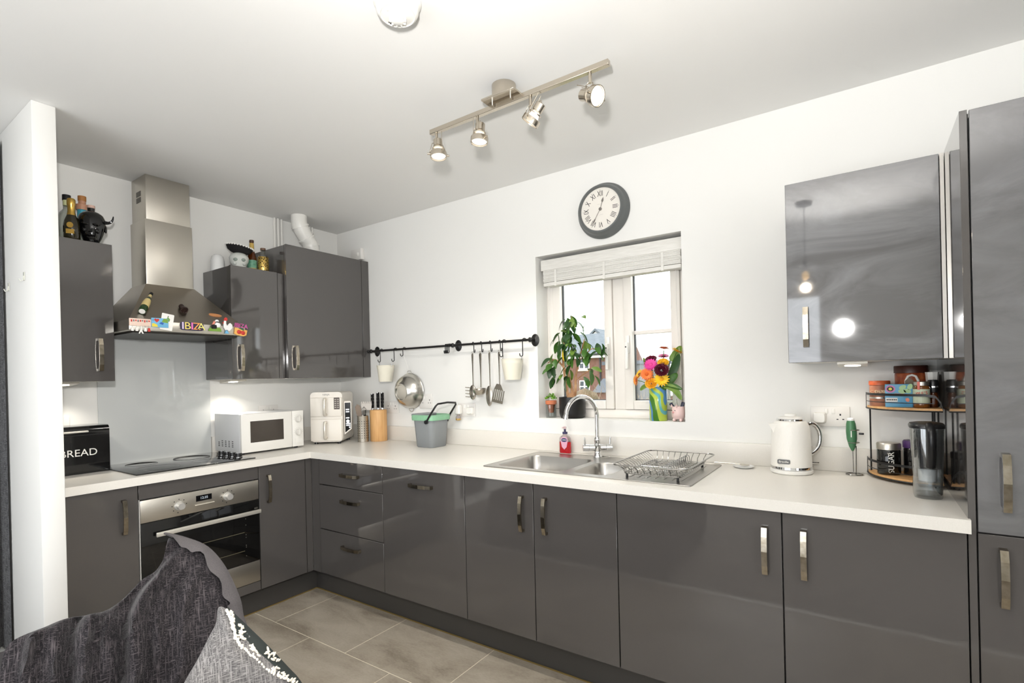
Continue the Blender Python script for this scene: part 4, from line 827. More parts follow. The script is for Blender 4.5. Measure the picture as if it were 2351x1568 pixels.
t = hung('soup_ladle', 'steel ladle hanging second from the left', 1.497); shaft(t, -0.215, 0.010)
G().lathe([(0.001, -0.040), (0.02, -0.038), (0.036, -0.026), (0.043, -0.004), (0.0445, 0), (0.042, 0), (0.034, -0.022), (0.018, -0.034), (0.001, -0.036)], 24, 0, Matrix.Translation((0.0, -0.02, -0.225)) @ Matrix.Rotation(0.15, 4, 'X')).obj('bowl', um, t)
t = hung('serving_spoon', 'steel serving spoon hanging third from the left', 1.569); shaft(t, -0.21)
G().ball((-0.006, -0.004, -0.268), (0.026, 0.008, 0.064), 18, 12).obj('spoon_bowl', um, t)
t = hung('slotted_turner', 'steel slotted turner hanging rightmost of the utensils', 1.643); shaft(t, -0.20)
Mt = frame((-0.006, -0.003, -0.2), (1, 0, -0.2), (0.2, 0, 1), (0, -1, 0))
g = G()
g.prism([(-0.016, 0.005), (0.016, 0.005), (0.04, -0.03), (-0.03, -0.03)], 0, 0.0016, 0, Mt)
for k in range(6):
    a = -0.034 + k * 0.0148; g.prism([(a + 0.004, -0.03), (a + 0.0105, -0.03), (a + 0.0085, -0.095), (a + 0.001, -0.095)], 0, 0.0016, 0, Mt)
g.prism([(-0.036, -0.095), (0.05, -0.095), (0.048, -0.112), (-0.036, -0.112)], 0, 0.0016, 0, Mt).obj('slotted_blade', um, t)
# ================================================================== kettle, frother
kt = thing('electric_kettle', 'white textured kettle with chrome handle on its base', 'kettle', (3.232, -0.13, ZT))
km = mat('kettle_white', (236, 233, 226), 0.3, bump=(55, 0.35))
G().lathe([(0.078, 0.0005), (0.082, 0.004), (0.082, 0.015), (0.078, 0.019)], 36).obj('power_base', whitep, kt)
G().lathe([(0.079, 0.020), (0.0805, 0.022), (0.0795, 0.031)], 36, cap=False).obj('base_band', chrome, kt)
G().lathe([(0.0790, 0.031), (0.0785, 0.05), (0.0765, 0.12), (0.0735, 0.19), (0.069, 0.207), (0.06, 0.222), (0.055, 0.226)], 40).obj('body', km, kt)
G().lathe([(0.056, 0.226), (0.055, 0.232), (0.05, 0.235)], 32).obj('lid_ring', chrome, kt)
G().lathe([(0.05, 0.233), (0.045, 0.240), (0.024, 0.244)], 32).obj('lid', km, kt)
G().lathe([(0.018, 0.243), (0.019, 0.250), (0.017, 0.254), (0.001, 0.255)], 20, sx=1.25).obj('lid_knob', whitep, kt)
cr = _r.copy(); cr.z = 0; cr.normalize(); sp = -cr
G().loft([[Vector((0, 0, z)) + sp * (0.05 + e) + Vector((-sp.y, sp.x, 0)) * s_ * wq for (s_, e) in ((-1, 0), (0, el), (1, 0))] for (z, el, wq) in ((0.150, 0.016, 0.02), (0.19, 0.032, 0.026), (0.212, 0.046, 0.024), (0.214, 0.044, 0.022))]).obj('spout', km, kt)
hp_ = [Vector((0, 0, 0.203)) + cr * 0.066, Vector((0, 0, 0.211)) + cr * 0.085, Vector((0, 0, 0.205)) + cr * 0.105, Vector((0, 0, 0.18)) + cr * 0.123, Vector((0, 0, 0.145)) + cr * 0.128, Vector((0, 0, 0.11)) + cr * 0.12, Vector((0, 0, 0.085)) + cr * 0.098, Vector((0, 0, 0.073)) + cr * 0.072]
def smooth_pts(p, n=3):
    for _ in range(n):
        q = [p[0]]
        for a, b in zip(p[:-1], p[1:]): q += [a * 0.75 + b * 0.25, a * 0.25 + b * 0.75]
        p = q + [p[-1]]
    return p
G().tube(smooth_pts(hp_, 2), 0.0095, 10).obj('handle', chrome, kt)
G().tube([Vector((0, 0, 0.205)) + cr * 0.068, Vector((0, 0, 0.13)) + cr * 0.078, Vector((0, 0, 0.075)) + cr * 0.08], 0.006, 8).obj('handle_strip', mat('grey_strip', (196, 194, 188), 0.35), kt)
G().box(0.075, -0.012, 0.036, 0.115, 0.012, 0.044, 0.003, M=Matrix.Rotation(math.atan2(cr.y, cr.x), 4, 'Z')).obj('power_switch', chrome, kt)
vd = (Vector((3.495, -2.636, 0)) - Vector((3.232, -0.13, 0))).normalized(); ang = math.atan2(vd.y, vd.x) - 0.18
bd = Vector((math.cos(ang), math.sin(ang), 0)); Mb = frame(bd * 0.0775 + Vector((0, 0, 0.056)), (-bd.y, bd.x, 0), (0, 0, 1), bd) @ Matrix.Translation((-0.014, 0, 0))
G().prism(rrect(-0.024, -0.009, 0.024, 0.009, 0.004, 3), -0.004, 0.0045, 0, Mb).obj('badge', mat('badge_grey', (96, 96, 96), 0.3), kt)
G().text('Breville', 0.0125, Mb @ Matrix.Translation((0, 0, 0.0048)), 0.0002).obj('lettering', whitec, kt)
ft = thing('milk_frother', 'green handheld milk frother upright on a wire stand', 'milk frother', (3.457, -0.075, ZT))
gm = mat('frother_green', (72, 120, 84), 0.35)
G().lathe([(0.004, 0.100), (0.012, 0.118), (0.0185, 0.15), (0.0195, 0.18), (0.017, 0.212), (0.0135, 0.226)], 20, 0, Matrix.Rotation(-0.04, 4, 'Y')).obj('grip', gm, ft)
G().lathe([(0.0135, 0.226), (0.013, 0.234), (0.009, 0.237), (0.001, 0.238)], 20, 0, Matrix.Rotation(-0.04, 4, 'Y')).obj('end_cap', whiteg, ft)
G().tube([Vector((0.029 * math.cos(a), 0.029 * math.sin(a), 0.003)) for a in [2 * PI * k / 28 for k in range(28)]], 0.0022, 6, 0, True).tube([(0.004, 0.029, 0.003), (0.006, 0.0, 0.004), (0.004, -0.029, 0.003)], 0.002, 6).tube([(0.006, 0.0, 0.004), (0.008, 0, 0.12)], 0.002, 6).obj('wire_stand', wire, ft)
G().tube([(-0.003, 0, 0.012), (-0.004, 0, 0.105)], 0.0014, 6).obj('whisk_shaft', wire, ft)
for z in (0.135, 0.187): G().tube([Vector((0.0205 * math.cos(a), 0.0205 * math.sin(a), z)) for a in [PI * (-0.9 + 1.5 * k / 14) for k in range(15)]], 0.0015, 5).obj('holder_clip', wire, ft)
G().box(0.018, -0.005, 0.168, 0.036, 0.005, 0.176, 0.002).obj('switch', blackp, ft)
G().box(-0.009, -0.0200, 0.158, -0.006, -0.0185, 0.184).obj('printed_mark', whitec, ft)
# ================================================================== corner rack and what stands on it
cx, cy = 3.728, -0.028                      # corner of the two walls (upstand below)
rk = thing('corner_shelf_rack', 'two-tier black wire corner rack with wooden shelves', 'shelf rack', (3.62, -0.14, ZT))
RR = 0.222
def quarter(r, n=14): return [(cx - r * math.sin(PI / 2 * k / n), cy - r * math.cos(PI / 2 * k / n)) for k in range(n + 1)]
for z, nm in ((ZT + 0.012, 'lower_shelf'), (1.190, 'upper_shelf')):
    G().prism([(cx, cy)] + quarter(RR), z, z + 0.009).obj(nm, wood, rk, True, smooth=30)
    q = quarter(RR + 0.003)
    G().tube([(x, y, z - 0.001) for x, y in q], 0.003, 6).obj('shelf_edge', blackm, rk, True)
    arcp = [Vector((x, y, z + 0.058)) for x, y in q]
    g = G(); n_ = len(arcp)
    low = [Vector((q[0][0], q[0][1], z + 0.002)), Vector((q[0][0] - 0.006, q[0][1], z + 0.03)), Vector((q[0][0] - 0.02, q[0][1], z + 0.052))]
    path = low + arcp[2:] + [Vector((q[-1][0], q[-1][1], z + 0.002))]
    g.loft([[p + Vector((0, 0, a)) + (Vector((p.x - cx, p.y - cy, 0)).normalized() * b) for a, b in ((-0.0045, -0.001), (-0.0045, 0.0012), (0.0045, 0.0012), (0.0045, -0.001))] for p in path]).obj('guard_band', blackm, rk, True)
    G().tube([(x, y, z + 0.028) for x, y in q[1:]], 0.0015, 5).obj('guard_wire', blackm, rk, True)
for (x, y) in (quarter(RR - 0.008)[13], quarter(RR - 0.008)[1], (cx - 0.012, cy - RR + 0.02), (cx - 0.012, cy - 0.012)):
    G().cyl((x, y, ZT + 0.0005), (x, y, 1.19), 0.003, n=8).obj('upright', blackm, rk, True)
zl, zu = ZT + 0.0215, 1.1995
# sugar jar and its neighbour
def canister(label, x, y, r, h, word, lidm, bodym):
    t = thing('storage_canister', label, 'canister', (x, y, zl))
    G().lathe([(r - 0.002, 0.0), (r, 0.003), (r, h * 0.76), (r - 0.003, h * 0.79)], 32).obj('jar', bodym, t)
    G().lathe([(r + 0.001, h * 0.79), (r + 0.0015, h * 0.96), (r - 0.002, h), (0.001, h)], 32).obj('lid', lidm, t)
    if word:
        v = Vector((3.495 - x, -2.636 - y, 0)).normalized(); a = math.atan2(v.y, v.x) + 0.22; d = Vector((math.cos(a), math.sin(a), 0))
        G().text(word, 0.027, frame(d * (r + 0.0006) + Vector((0, 0, h * 0.40)), (0, 0, 1), (d.y, -d.x, 0), d) @ Matrix.Scale(0.96, 4, (1, 0, 0)), 0.0006).obj('lettering', whitec, t)
    return t
jarb = mat('jar_black_glass', (16, 15, 15), 0.08, coat=0.5)
canister('black canister marked SUGAR with a steel lid on the corner rack', 3.572, -0.115, 0.039, 0.124, 'SUGAR', steel, jarb)
canister('dark canister with a purple lid behind the water jug', 3.655, -0.10, 0.037, 0.135, None, mat('purple_lid', (72, 44, 96), 0.4), jarb)
canister('dark canister at the back of the rack beside the tall unit', 3.69, -0.19, 0.03, 0.11, None, blackp, jarb)
# upper shelf
t = thing('cocoa_tub', 'brown drinking chocolate tub with an orange lid on the upper rack shelf', 'tub', (3.548, -0.085, zu))
G().lathe([(0.033, 0), (0.034, 0.002), (0.034, 0.082), (0.033, 0.084)], 28).obj('tub_body', mat('cocoa_brown', (150, 96, 72), 0.4, noise=(18, 2), col2=(172, 122, 98)), t)
G().lathe([(0.036, 0.084), (0.036, 0.098), (0.034, 0.101), (0.001, 0.101)], 28).obj('lid', mat('orange_brown_lid', (196, 92, 52), 0.4), t)
G().lathe([(0.0344, 0.03), (0.0344, 0.036)], 28, cap=False).obj('silver_band', steel, t)
g = G()
for k in range(5): g.box(-0.016 + k * 0.007, -0.0352, 0.052 + (k % 2) * 0.002, -0.0115 + k * 0.007, -0.0335, 0.064 - (k % 3) * 0.002)
g.obj('printed_mark', mat('pale_brown_print', (214, 176, 140), 0.5), t)
G().text('COCOA', 0.0175, frame((0.001, -0.0345, 0.058), (1, 0, 0), (0, 0, 1)), 0.0006).obj('lettering', mat('pale_brown_print', (214, 176, 140), 0.5), t)
bxm = mat('box_blue', (120, 182, 214), 0.4, noise=(30, 2), col2=(86, 160, 206))
t = thing('tea_box', 'blue patterned tea box with a flower roundel on the upper rack shelf', 'box', (3.606, -0.150, zu), 0.0)
G().box(-0.042, -0.022, 0.0, 0.042, 0.022, 0.088, 0.001).obj('carton', bxm, t)
Mf = frame((0, -0.0222, 0), (1, 0, 0), (0, 0, 1))
pet = mat('box_petal', (178, 214, 160), 0.45); pnk = mat('box_pink', (206, 130, 178), 0.45)
def blob(g, x, y, a, b, rot=0, m=0, z=0.0006, n=16): g.prism([(a * math.cos(2 * PI * k / n), b * math.sin(2 * PI * k / n)) for k in range(n)], 0, z, m, Mf @ Matrix.Translation((x, y, 0)) @ Matrix.Rotation(rot, 4, 'Z'))
g = G(); blob(g, -0.026, 0.070, 0.0155, 0.0145, 0, 0, 0.0005)
blob(g, -0.026, 0.070, 0.0105, 0.009, 0, 1, 0.0008); blob(g, -0.026, 0.070, 0.0055, 0.0055, 0, 2, 0.0011)
g.obj('roundel', [pnk, mat('box_black', (28, 24, 22), 0.4), yelp], t)
g = G()
for (x, y, r_) in ((0.012, 0.076, 0.5), (0.026, 0.062, -0.4), (0.010, 0.060, -0.2), (0.034, 0.078, 1.2)): blob(g, x, y, 0.012, 0.008, r_, 0)
g.obj('petal_print', pet, t)
g = G(); g.prism([(-0.014, 0.046), (0.022, 0.044), (0.024, 0.051), (-0.012, 0.053)], 0, 0.0006, 0, Mf); blob(g, 0.026, 0.028, 0.006, 0.008, 0.3, 0); g.obj('ribbon_print', mat('box_salmon', (224, 138, 112), 0.45), t)
g = G(); g.prism([(-0.041, 0.02), (-0.004, 0.02), (-0.004, 0.036), (-0.041, 0.036)], 0, 0.0005, 0, Mf)
for k in range(6): g.box(-0.038 + k * 0.0055, 0.026, 0.0005, -0.0345 + k * 0.0055, 0.031, 0.0009, m=1, M=Mf)
g.obj('caption_print', [whitec, MATS['box_black']], t)
jr = thing('honey_jar', 'glass spread jar with pale label and silver lid on the upper rack shelf', 'jar', (3.673, -0.188, zu))
G().lathe([(0.022, 0), (0.025, 0.004), (0.0255, 0.012), (0.0255, 0.074), (0.022, 0.082)], 26).obj('jar_glass', mat('honey_brown', (122, 72, 26), 0.08, coat=0.5), jr)
G().lathe([(0.0259, 0.018), (0.0259, 0.070)], 26, cap=False).obj('paper_label', mat('label_mint', (206, 216, 190), 0.5), jr)
G().lathe([(0.0235, 0.083), (0.0238, 0.096), (0.022, 0.098), (0.001, 0.098)], 26).obj('lid', steel, jr)
for k, ch in enumerate("TTLE'S"):
    a = math.radians(-128 + k * 13.5); d = Vector((math.cos(a), math.sin(a), 0))
    G().text(ch, 0.0165, frame(d * 0.0262 + Vector((0, 0, 0.050 + k * 0.0012)), (-d.y, d.x, 0), (0, 0, 1), d), 0.0003).obj('letter', mat('label_red', (208, 66, 54), 0.45), jr)
a = math.radians(-112); d = Vector((math.cos(a), math.sin(a), 0))
G().box(-0.004, 0.0, 0, 0.004, 0.03, 0.0008, M=frame(d * 0.0261 + Vector((0, 0, 0.068)), (-d.y, d.x, 0), (0, 0, 1), d)).obj('seal_strip', mat('seal_coral', (226, 122, 108), 0.5), jr)
t = thing('sweet_tub', 'large clear tub of dark red sweets with brown lid behind the tea box', 'tub', (3.650, -0.066, zu))
G().lathe([(0.046, 0.0), (0.05, 0.004), (0.052, 0.125), (0.05, 0.13)], 28).obj('contents', mat('sweets_red', (120, 44, 30), 0.35, noise=(60, 2), col2=(176, 92, 40)), t)
G().lathe([(0.0545, 0.13), (0.0545, 0.156), (0.052, 0.159), (0.001, 0.159)], 28).obj('lid', mat('lid_dark_brown', (62, 28, 20), 0.4), t)
G().tube([Vector((-0.018, -0.052, 0.075)), Vector((-0.019, -0.053, 0.10)), Vector((-0.012, -0.054, 0.117)), Vector((0.0, -0.0545, 0.122)), Vector((0.012, -0.054, 0.117)), Vector((0.019, -0.053, 0.10)), Vector((0.018, -0.052, 0.075))], 0.0045, 8).obj('carry_loop', whitep, t)
t = thing('tea_bag_tag', 'small dark foil pouch clipped behind the tea box', 'pouch', (3.640, -0.1245, zu))
G().prism([(-0.012, 0.0), (0.012, 0.0), (0.014, 0.10), (0.0, 0.112), (-0.012, 0.10)], -0.002, 0.002, 0, frame((0, 0, 0), (1, 0, 0), (0, 0, 1))).obj('pouch_body', mat('foil_dark', (84, 74, 62), 0.3, metal=0.6), t)
t = thing('hexagonal_cup', 'white faceted moka pot top on the rack beside the tall unit', 'coffee pot', (3.712, -0.105, zu))
G().lathe([(0.021, 0.0), (0.0165, 0.06), (0.016, 0.066)], 8).lathe([(0.017, 0.066), (0.021, 0.128), (0.022, 0.132), (0.019, 0.132)], 8).obj('faceted_body', whitep, t, smooth=15)
t = thing('pepper_grinder', 'black plastic grinder right of the honey jar', 'grinder', (3.709, -0.165, zu))
G().lathe([(0.014, 0), (0.015, 0.004), (0.0145, 0.05), (0.012, 0.056)], 20).obj('grinder_body', brown, t)
G().lathe([(0.0155, 0.056), (0.0165, 0.066), (0.0165, 0.096), (0.0145, 0.103), (0.001, 0.104)], 20).obj('grinder_head', blackp, t)
G().lathe([(0.0168, 0.074), (0.0168, 0.080)], 20, cap=False).obj('silver_ring', chrome, t)
# water filter jug
jg = thing('water_filter_jug', 'clear water filter jug with dark lid and handle beside the tall unit', 'water jug', (3.668, -0.405, ZT))
jc = thin('jug_plastic', (0.92, 0.94, 0.95), 0.24)
def jring(s, z): return [(x, y, z) for x, y in rrect(-0.046 * s, -0.062 * s, 0.046 * s, 0.062 * s, 0.04 * s, 5)]
G().loft([jring(0.80, 0.0005), jring(0.84, 0.006), jring(0.90, 0.10), jring(1.0, 0.235), jring(0.97, 0.235), jring(0.87, 0.10), jring(0.80, 0.012)]).obj('jug', jc, jg)
G().loft([jring(0.80, 0.10), jring(0.93, 0.232), jring(0.90, 0.232), jring(0.76, 0.105)]).obj('funnel', thin('funnel_plastic', (0.74, 0.76, 0.77), 0.16), jg)
G().lathe([(0.024, 0.055), (0.026, 0.10)], 18).obj('filter_cartridge', mat('cartridge_white', (228, 228, 226), 0.4), jg)
G().loft([jring(0.79, 0.013), jring(0.83, 0.055)]).obj('water', thin('water', (0.86, 0.90, 0.92), 0.1), jg)
G().loft([jring(1.04, 0.236), jring(1.05, 0.243), jring(0.98, 0.250), jring(0.6, 0.254)]).obj('lid', blackp, jg)
G().tube(smooth_pts([Vector((0.004, -0.058, 0.246)), Vector((0.005, -0.086, 0.238)), Vector((0.006, -0.096, 0.20)), Vector((0.005, -0.086, 0.15)), Vector((0.004, -0.068, 0.112))], 2), 0.0125, 10, flat=1.0).obj('handle', blackp, jg)
# ================================================================== window sill
zs = WZ0
t = thing('herb_pot', 'small terracotta pot of green herb set in a clear glass', 'potted plant', (1.937, 0.05, zs))
G().lathe([(0.030, 0.0005), (0.032, 0.004), (0.033, 0.078), (0.031, 0.078), (0.029, 0.008), (0.001, 0.006)], 24).obj('glass', thin('tumbler_glass', (0.86, 0.88, 0.87), 0.14), t)
G().lathe([(0.014, 0.03), (0.024, 0.078), (0.033, 0.082), (0.034, 0.103), (0.031, 0.103), (0.028, 0.09), (0.001, 0.09)], 24).obj('pot', terr, t)
g = G()
for k in range(150):
    a = R.uniform(0, 2 * PI); rr = R.uniform(0, 1) ** 0.5; z = 0.105 + 0.045 * (1 - rr * rr * 0.7) * R.uniform(0.5, 1); p = Vector((0.036 * rr * math.cos(a), 0.034 * rr * math.sin(a), z))
    M_ = Matrix.Translation(p) @ Euler((R.uniform(-0.9, 0.9), R.uniform(-0.9, 0.9), R.uniform(0, 6))).to_matrix().to_4x4()
    g.add([(-0.006, 0, 0), (0, -0.0045, 0.001), (0.006, 0, 0), (0, 0.0045, 0.001)], [(0, 1, 2, 3)], 0, M_)
stuff(g.obj('foliage', mat('herb_green', (120, 176, 40), 0.5, noise=(40, 2), col2=(92, 150, 34)), t))
# ficus in a black pot
fp = thing('potted_ficus', 'leafy ficus with knotted stem in a black pot on the sill', 'potted plant', (2.075, 0.062, zs))
G().lathe([(0.064, 0.0005), (0.072, 0.008), (0.077, 0.03), (0.078, 0.125), (0.074, 0.125), (0.072, 0.1), (0.001, 0.1)], 36).obj('pot', mat('pot_black', (24, 23, 22), 0.35), fp)
G().lathe([(0.071, 0.098), (0.071, 0.102), (0.001, 0.106)], 24).obj('soil', mat('soil', (52, 38, 28), 0.9), fp)
trunks = [[(-0.02, 0, 0.10), (-0.035, 0.0, 0.17), (-0.05, 0, 0.27), (-0.06, 0.0, 0.40), (-0.02, 0.0, 0.52), (0.01, 0, 0.60)], [(0.01, 0, 0.10), (0.03, -0.01, 0.16), (0.025, 0, 0.24), (0.05, 0, 0.34), (0.10, -0.02, 0.46)],
          [(0.0, 0.01, 0.10), (0.0, 0.0, 0.19), (-0.03, 0.0, 0.28), (-0.10, -0.01, 0.36), (-0.155, -0.01, 0.33)], [(0.025, 0, 0.22), (0.07, -0.01, 0.25), (0.13, -0.02, 0.28)], [(0.045, 0, 0.33), (0.10, 0, 0.38), (0.15, -0.01, 0.41), (0.19, -0.02, 0.37)]]
g = G()
for k, p in enumerate(trunks): g.tube(smooth_pts([Vector(q) for q in p], 2), [0.011 - 0.009 * (i / (4 * len(p))) for i in range(400)][:len(smooth_pts([Vector(q) for q in p], 2))] if k < 3 else 0.003, 7)
g.ball((0.0, 0, 0.115), (0.035, 0.028, 0.035), 12, 8).obj('stem', barkm, fp)
def leaf_mesh(L, W, curve):
    g = G(); vs = []; n = 6
    for i in range(n + 1):
        s = i / n; wv = W * math.sin(PI * min(s * 0.93 + 0.03, 1)) ** 0.8; z = -curve * L * s * s
        vs += [(s * L, -wv, z + wv * 0.25), (s * L, 0, z), (s * L, wv, z + wv * 0.25)]
    fs = []
    for i in range(n): fs += [(i * 3, i * 3 + 1, i * 3 + 4, i * 3 + 3), (i * 3 + 1, i * 3 + 2, i * 3 + 5, i * 3 + 4)]
    g.add(vs, fs); return g
leaf_p = [leaf_mesh(0.062, 0.0155, 0.35).obj('leaf', leafm, fp, smooth=60), leaf_mesh(0.055, 0.0165, 0.5).obj('leaf', leafd, fp, smooth=60), leaf_mesh(0.05, 0.014, 0.3).obj('leaf', MATS['leaf_light_green'], fp, smooth=60)]
spots = []
def cluster(c, r, n):
    for _ in range(n): spots.append((Vector(c) + Vector((R.uniform(-1, 1) * r[0], R.uniform(-1, 1) * r[1], R.uniform(-1, 1) * r[2]))))
cluster((0.03, -0.01, 0.55), (0.06, 0.03, 0.07), 22); cluster((-0.03, -0.01, 0.44), (0.07, 0.03, 0.08), 26); cluster((0.05, -0.02, 0.42), (0.06, 0.03, 0.07), 18)
cluster((-0.11, -0.03, 0.33), (0.03, 0.02, 0.05), 9); cluster((0.15, -0.02, 0.40), (0.06, 0.02, 0.04), 12); cluster((0.125, -0.03, 0.27), (0.035, 0.02, 0.03), 5); cluster((-0.05, -0.02, 0.27), (0.06, 0.03, 0.06), 12)
for k, p in enumerate(spots):
    p.x = max(p.x, -0.115)
    src = leaf_p[R.choice((0, 0, 0, 1, 1, 2))]
    o = src if k in (0, 1, 2) and False else src.copy()
    COL.objects.link(o); o.parent = fp; o.location = p
    rad = math.atan2(p.y - 0.0, p.x - 0.0) + R.uniform(-0.9, 0.9)
    o.rotation_euler = (R.uniform(-0.6, 0.6), R.uniform(0.1, 1.3), rad if R.random() < 0.6 else R.uniform(0, 6.28)); s = R.uniform(0.85, 1.35); o.scale = (s, s, s)
for k, o in enumerate(leaf_p):
    o.location = (0.02 * k, -0.03, 0.5 - 0.06 * k); o.rotation_euler = (0.1, 0.8, -1.2 - k)
yl = leaf_mesh(0.07, 0.017, 0.1).obj('yellow_leaf', leafy, fp, smooth=60); yl.location = (-0.025, -0.05, 0.405); yl.rotation_euler = (1.2, 1.35, -1.2); yl['label'] = 'single yellowed leaf'
# vase of flowers
vm = bpy.data.materials.new('swirl_glaze'); vm.use_nodes = True
nt = vm.node_tree; b = nt.nodes['Principled BSDF']; b.inputs['Roughness'].default_value = 0.12
tc = nt.nodes.new('ShaderNodeTexCoord'); mp = nt.nodes.new('ShaderNodeMapping'); mp.inputs['Rotation'].default_value = (0, math.radians(24), 0)
wv = nt.nodes.new('ShaderNodeTexWave'); wv.inputs['Scale'].default_value = 3.4; wv.inputs['Distortion'].default_value = 2.0; wv.inputs['Detail'].default_value = 0; wv.inputs['Detail Scale'].default_value = 4.0; wv.wave_profile = 'SAW'
rp = nt.nodes.new('ShaderNodeValToRGB'); rp.color_ramp.interpolation = 'CONSTANT'; e = rp.color_ramp.elements
e[0].position = 0; e[0].color = rgb(72, 124, 40); e[1].position = 0.36; e[1].color = rgb(180, 200, 76)
for p_, c in ((0.56, (98, 172, 176)), (0.70, (176, 196, 72)), (0.84, (84, 140, 190))): q = e.new(p_); q.color = rgb(*c)
nt.links.new(tc.outputs['Object'], mp.inputs[0]); nt.links.new(mp.outputs[0], wv.inputs[0]); nt.links.new(wv.outputs['Fac'], rp.inputs[0]); nt.links.new(rp.outputs[0], b.inputs['Base Color'])
VX, VY = 2.594, 0.05
t = thing('swirl_vase', 'green and blue swirl-painted cylinder vase full of flowers', 'vase', (VX, VY, zs))
G().lathe([(0.044, 0.0005), (0.046, 0.004), (0.046, 0.176), (0.0445, 0.178), (0.0425, 0.176), (0.0425, 0.01), (0.001, 0.008)], 36).obj('vase_body', vm, t)
def petals(n, r0, r1, wd, lift, rings=2):
    g = G()
    for ring in range(rings):
        for k in range(n):
            a = 2 * PI * (k + ring * 0.5) / n; s = 1 - 0.18 * ring; L = (r1 - r0) * s
            M_ = Matrix.Rotation(a, 4, 'Z') @ Matrix.Translation((r0 * 0.6, 0, 0.002 * ring)) @ Matrix.Rotation(-lift - 0.2 * ring, 4, 'Y')
            g.add([(0, -wd * 0.4, 0), (L * 0.6, -wd, 0.001), (L, 0, 0.0), (L * 0.6, wd, 0.001), (0, wd * 0.4, 0)], [(0, 1, 2, 3, 4)], 0, M_)
    return g
def flower(name, label, x, z, y, kind, colr, size, cen, look=(0.3, -0.9, 0.25)):
    t = thing(name, label, 'flower', (VX, VY, zs + 0.012), group='flowers in the swirl vase')
    h = Vector((x - VX, y - VY, z - zs - 0.012)); q = Vector(look).normalized().to_track_quat('Z', 'Y').to_matrix().to_4x4(); M_ = Matrix.Translation(h) @ q
    pm = mat('petal_%s' % '_'.join(map(str, colr)), colr, 0.5)
    back = h - Vector(look).normalized() * 0.008
    top = Vector((max(-0.034, min(0.034, h.x * 0.5)), max(-0.034, min(0.03, h.y * 0.5)), 0.166))
    G().tube(smooth_pts([Vector((-top.x * 0.3, 0, 0.0)), top, back.lerp(top, 0.5) + Vector((0, 0, 0.01)), back], 2), 0.0022, 6).obj('stem', leafm, t)
    if kind == 'daisy':
        g = petals(16, size * 0.18, size, size * 0.14, 0.12); g2 = G(); g2.add([tuple(M_ @ Vector(v)) for v in g.v], g.f); g2.obj('petals', pm, t, smooth=0, shade=False)
        G().ball((0, 0, 0.003), (size * 0.26, size * 0.26, size * 0.12), 12, 8, 0, M_).obj('centre', mat('centre_%s' % '_'.join(map(str, cen)), cen, 0.7), t)
    else:
        g = G()
        for ring, (r_, n, hh) in enumerate(((size, 9, 0.25), (size * 0.78, 8, 0.6), (size * 0.55, 6, 0.9), (size * 0.32, 5, 1.1))):
            for k in range(n):
                a = 2 * PI * (k + ring * 0.4) / n; wq = r_ * 0.55
                Mq = M_ @ Matrix.Rotation(a, 4, 'Z')
                g.add([(r_ * 0.3, -wq * 0.6, 0), (r_ * 0.85, -wq, size * 0.25 * hh), (r_ * 0.95, 0, size * 0.55 * hh), (r_ * 0.85, wq, size * 0.25 * hh), (r_ * 0.3, wq * 0.6, 0)], [(0, 1, 2, 3, 4)], 0, Mq)
        g.obj('petals', pm, t, smooth=0, shade=False)
    return t
YL, OR_, PK, WN = (250, 200, 30), (240, 120, 48), (222, 62, 150), (88, 18, 38)
flower('gerbera', 'large yellow gerbera low in the front of the bouquet', 2.630, 1.322, 0.005, 'daisy', YL, 0.0461, (236, 170, 24))
flower('gerbera', 'orange gerbera left of the bouquet centre', 2.554, 1.350, 0.0, 'daisy', (238, 122, 52), 0.0410, (206, 92, 30), (0.2, -0.95, 0.15))
flower('gerbera', 'bright pink gerbera in the middle of the bouquet', 2.572, 1.398, 0.012, 'daisy', PK, 0.0435, (214, 70, 140), (0.15, -0.8, 0.5))
flower('ranunculus', 'dark burgundy ranunculus right of the pink gerbera', 2.632, 1.370, 0.002, 'rose', WN, 0.0384, WN, (0.25, -0.85, 0.45))
flower('ranunculus', 'dark burgundy ranunculus behind the pink gerbera', 2.560, 1.428, 0.05, 'rose', (104, 20, 44), 0.0333, WN, (0.0, -0.6, 0.8))
flower('rose', 'golden yellow rose low at the vase rim', 2.576, 1.302, 0.0, 'rose', (248, 178, 44), 0.0333, YL, (0.1, -0.9, 0.4))
flower('rose', 'yellow rose near the top of the bouquet', 2.632, 1.408, 0.03, 'rose', (250, 198, 48), 0.0307, YL, (0.2, -0.7, 0.7))
flower('gerbera', 'small magenta gerbera at the back of the bouquet', 2.625, 1.440, 0.06, 'daisy', (198, 52, 120), 0.0410, (150, 30, 80), (0.1, -0.25, 0.96))
flower('gerbera', 'orange gerbera seen from its side at the top', 2.632, 1.482, 0.05, 'daisy', (224, 132, 84), 0.0384, (206, 100, 50), (0.1, 0.1, 0.98))
flower('gerbera', 'yellow gerbera seen from its side at the upper right', 2.700, 1.466, 0.05, 'daisy', (244, 196, 60), 0.0358, (220, 150, 40), (0.5, -0.1, 0.85))
flower('gerbera', 'orange gerbera drooping at the far left of the bouquet', 2.488, 1.318, 0.02, 'daisy', (240, 150, 60), 0.0358, (200, 90, 40), (-0.7, -0.6, 0.0))
flower('gerbera', 'yellow gerbera turned left above the drooping orange one', 2.503, 1.350, 0.03, 'daisy', (248, 190, 50), 0.0346, (120, 60, 30), (-0.6, -0.6, 0.4))
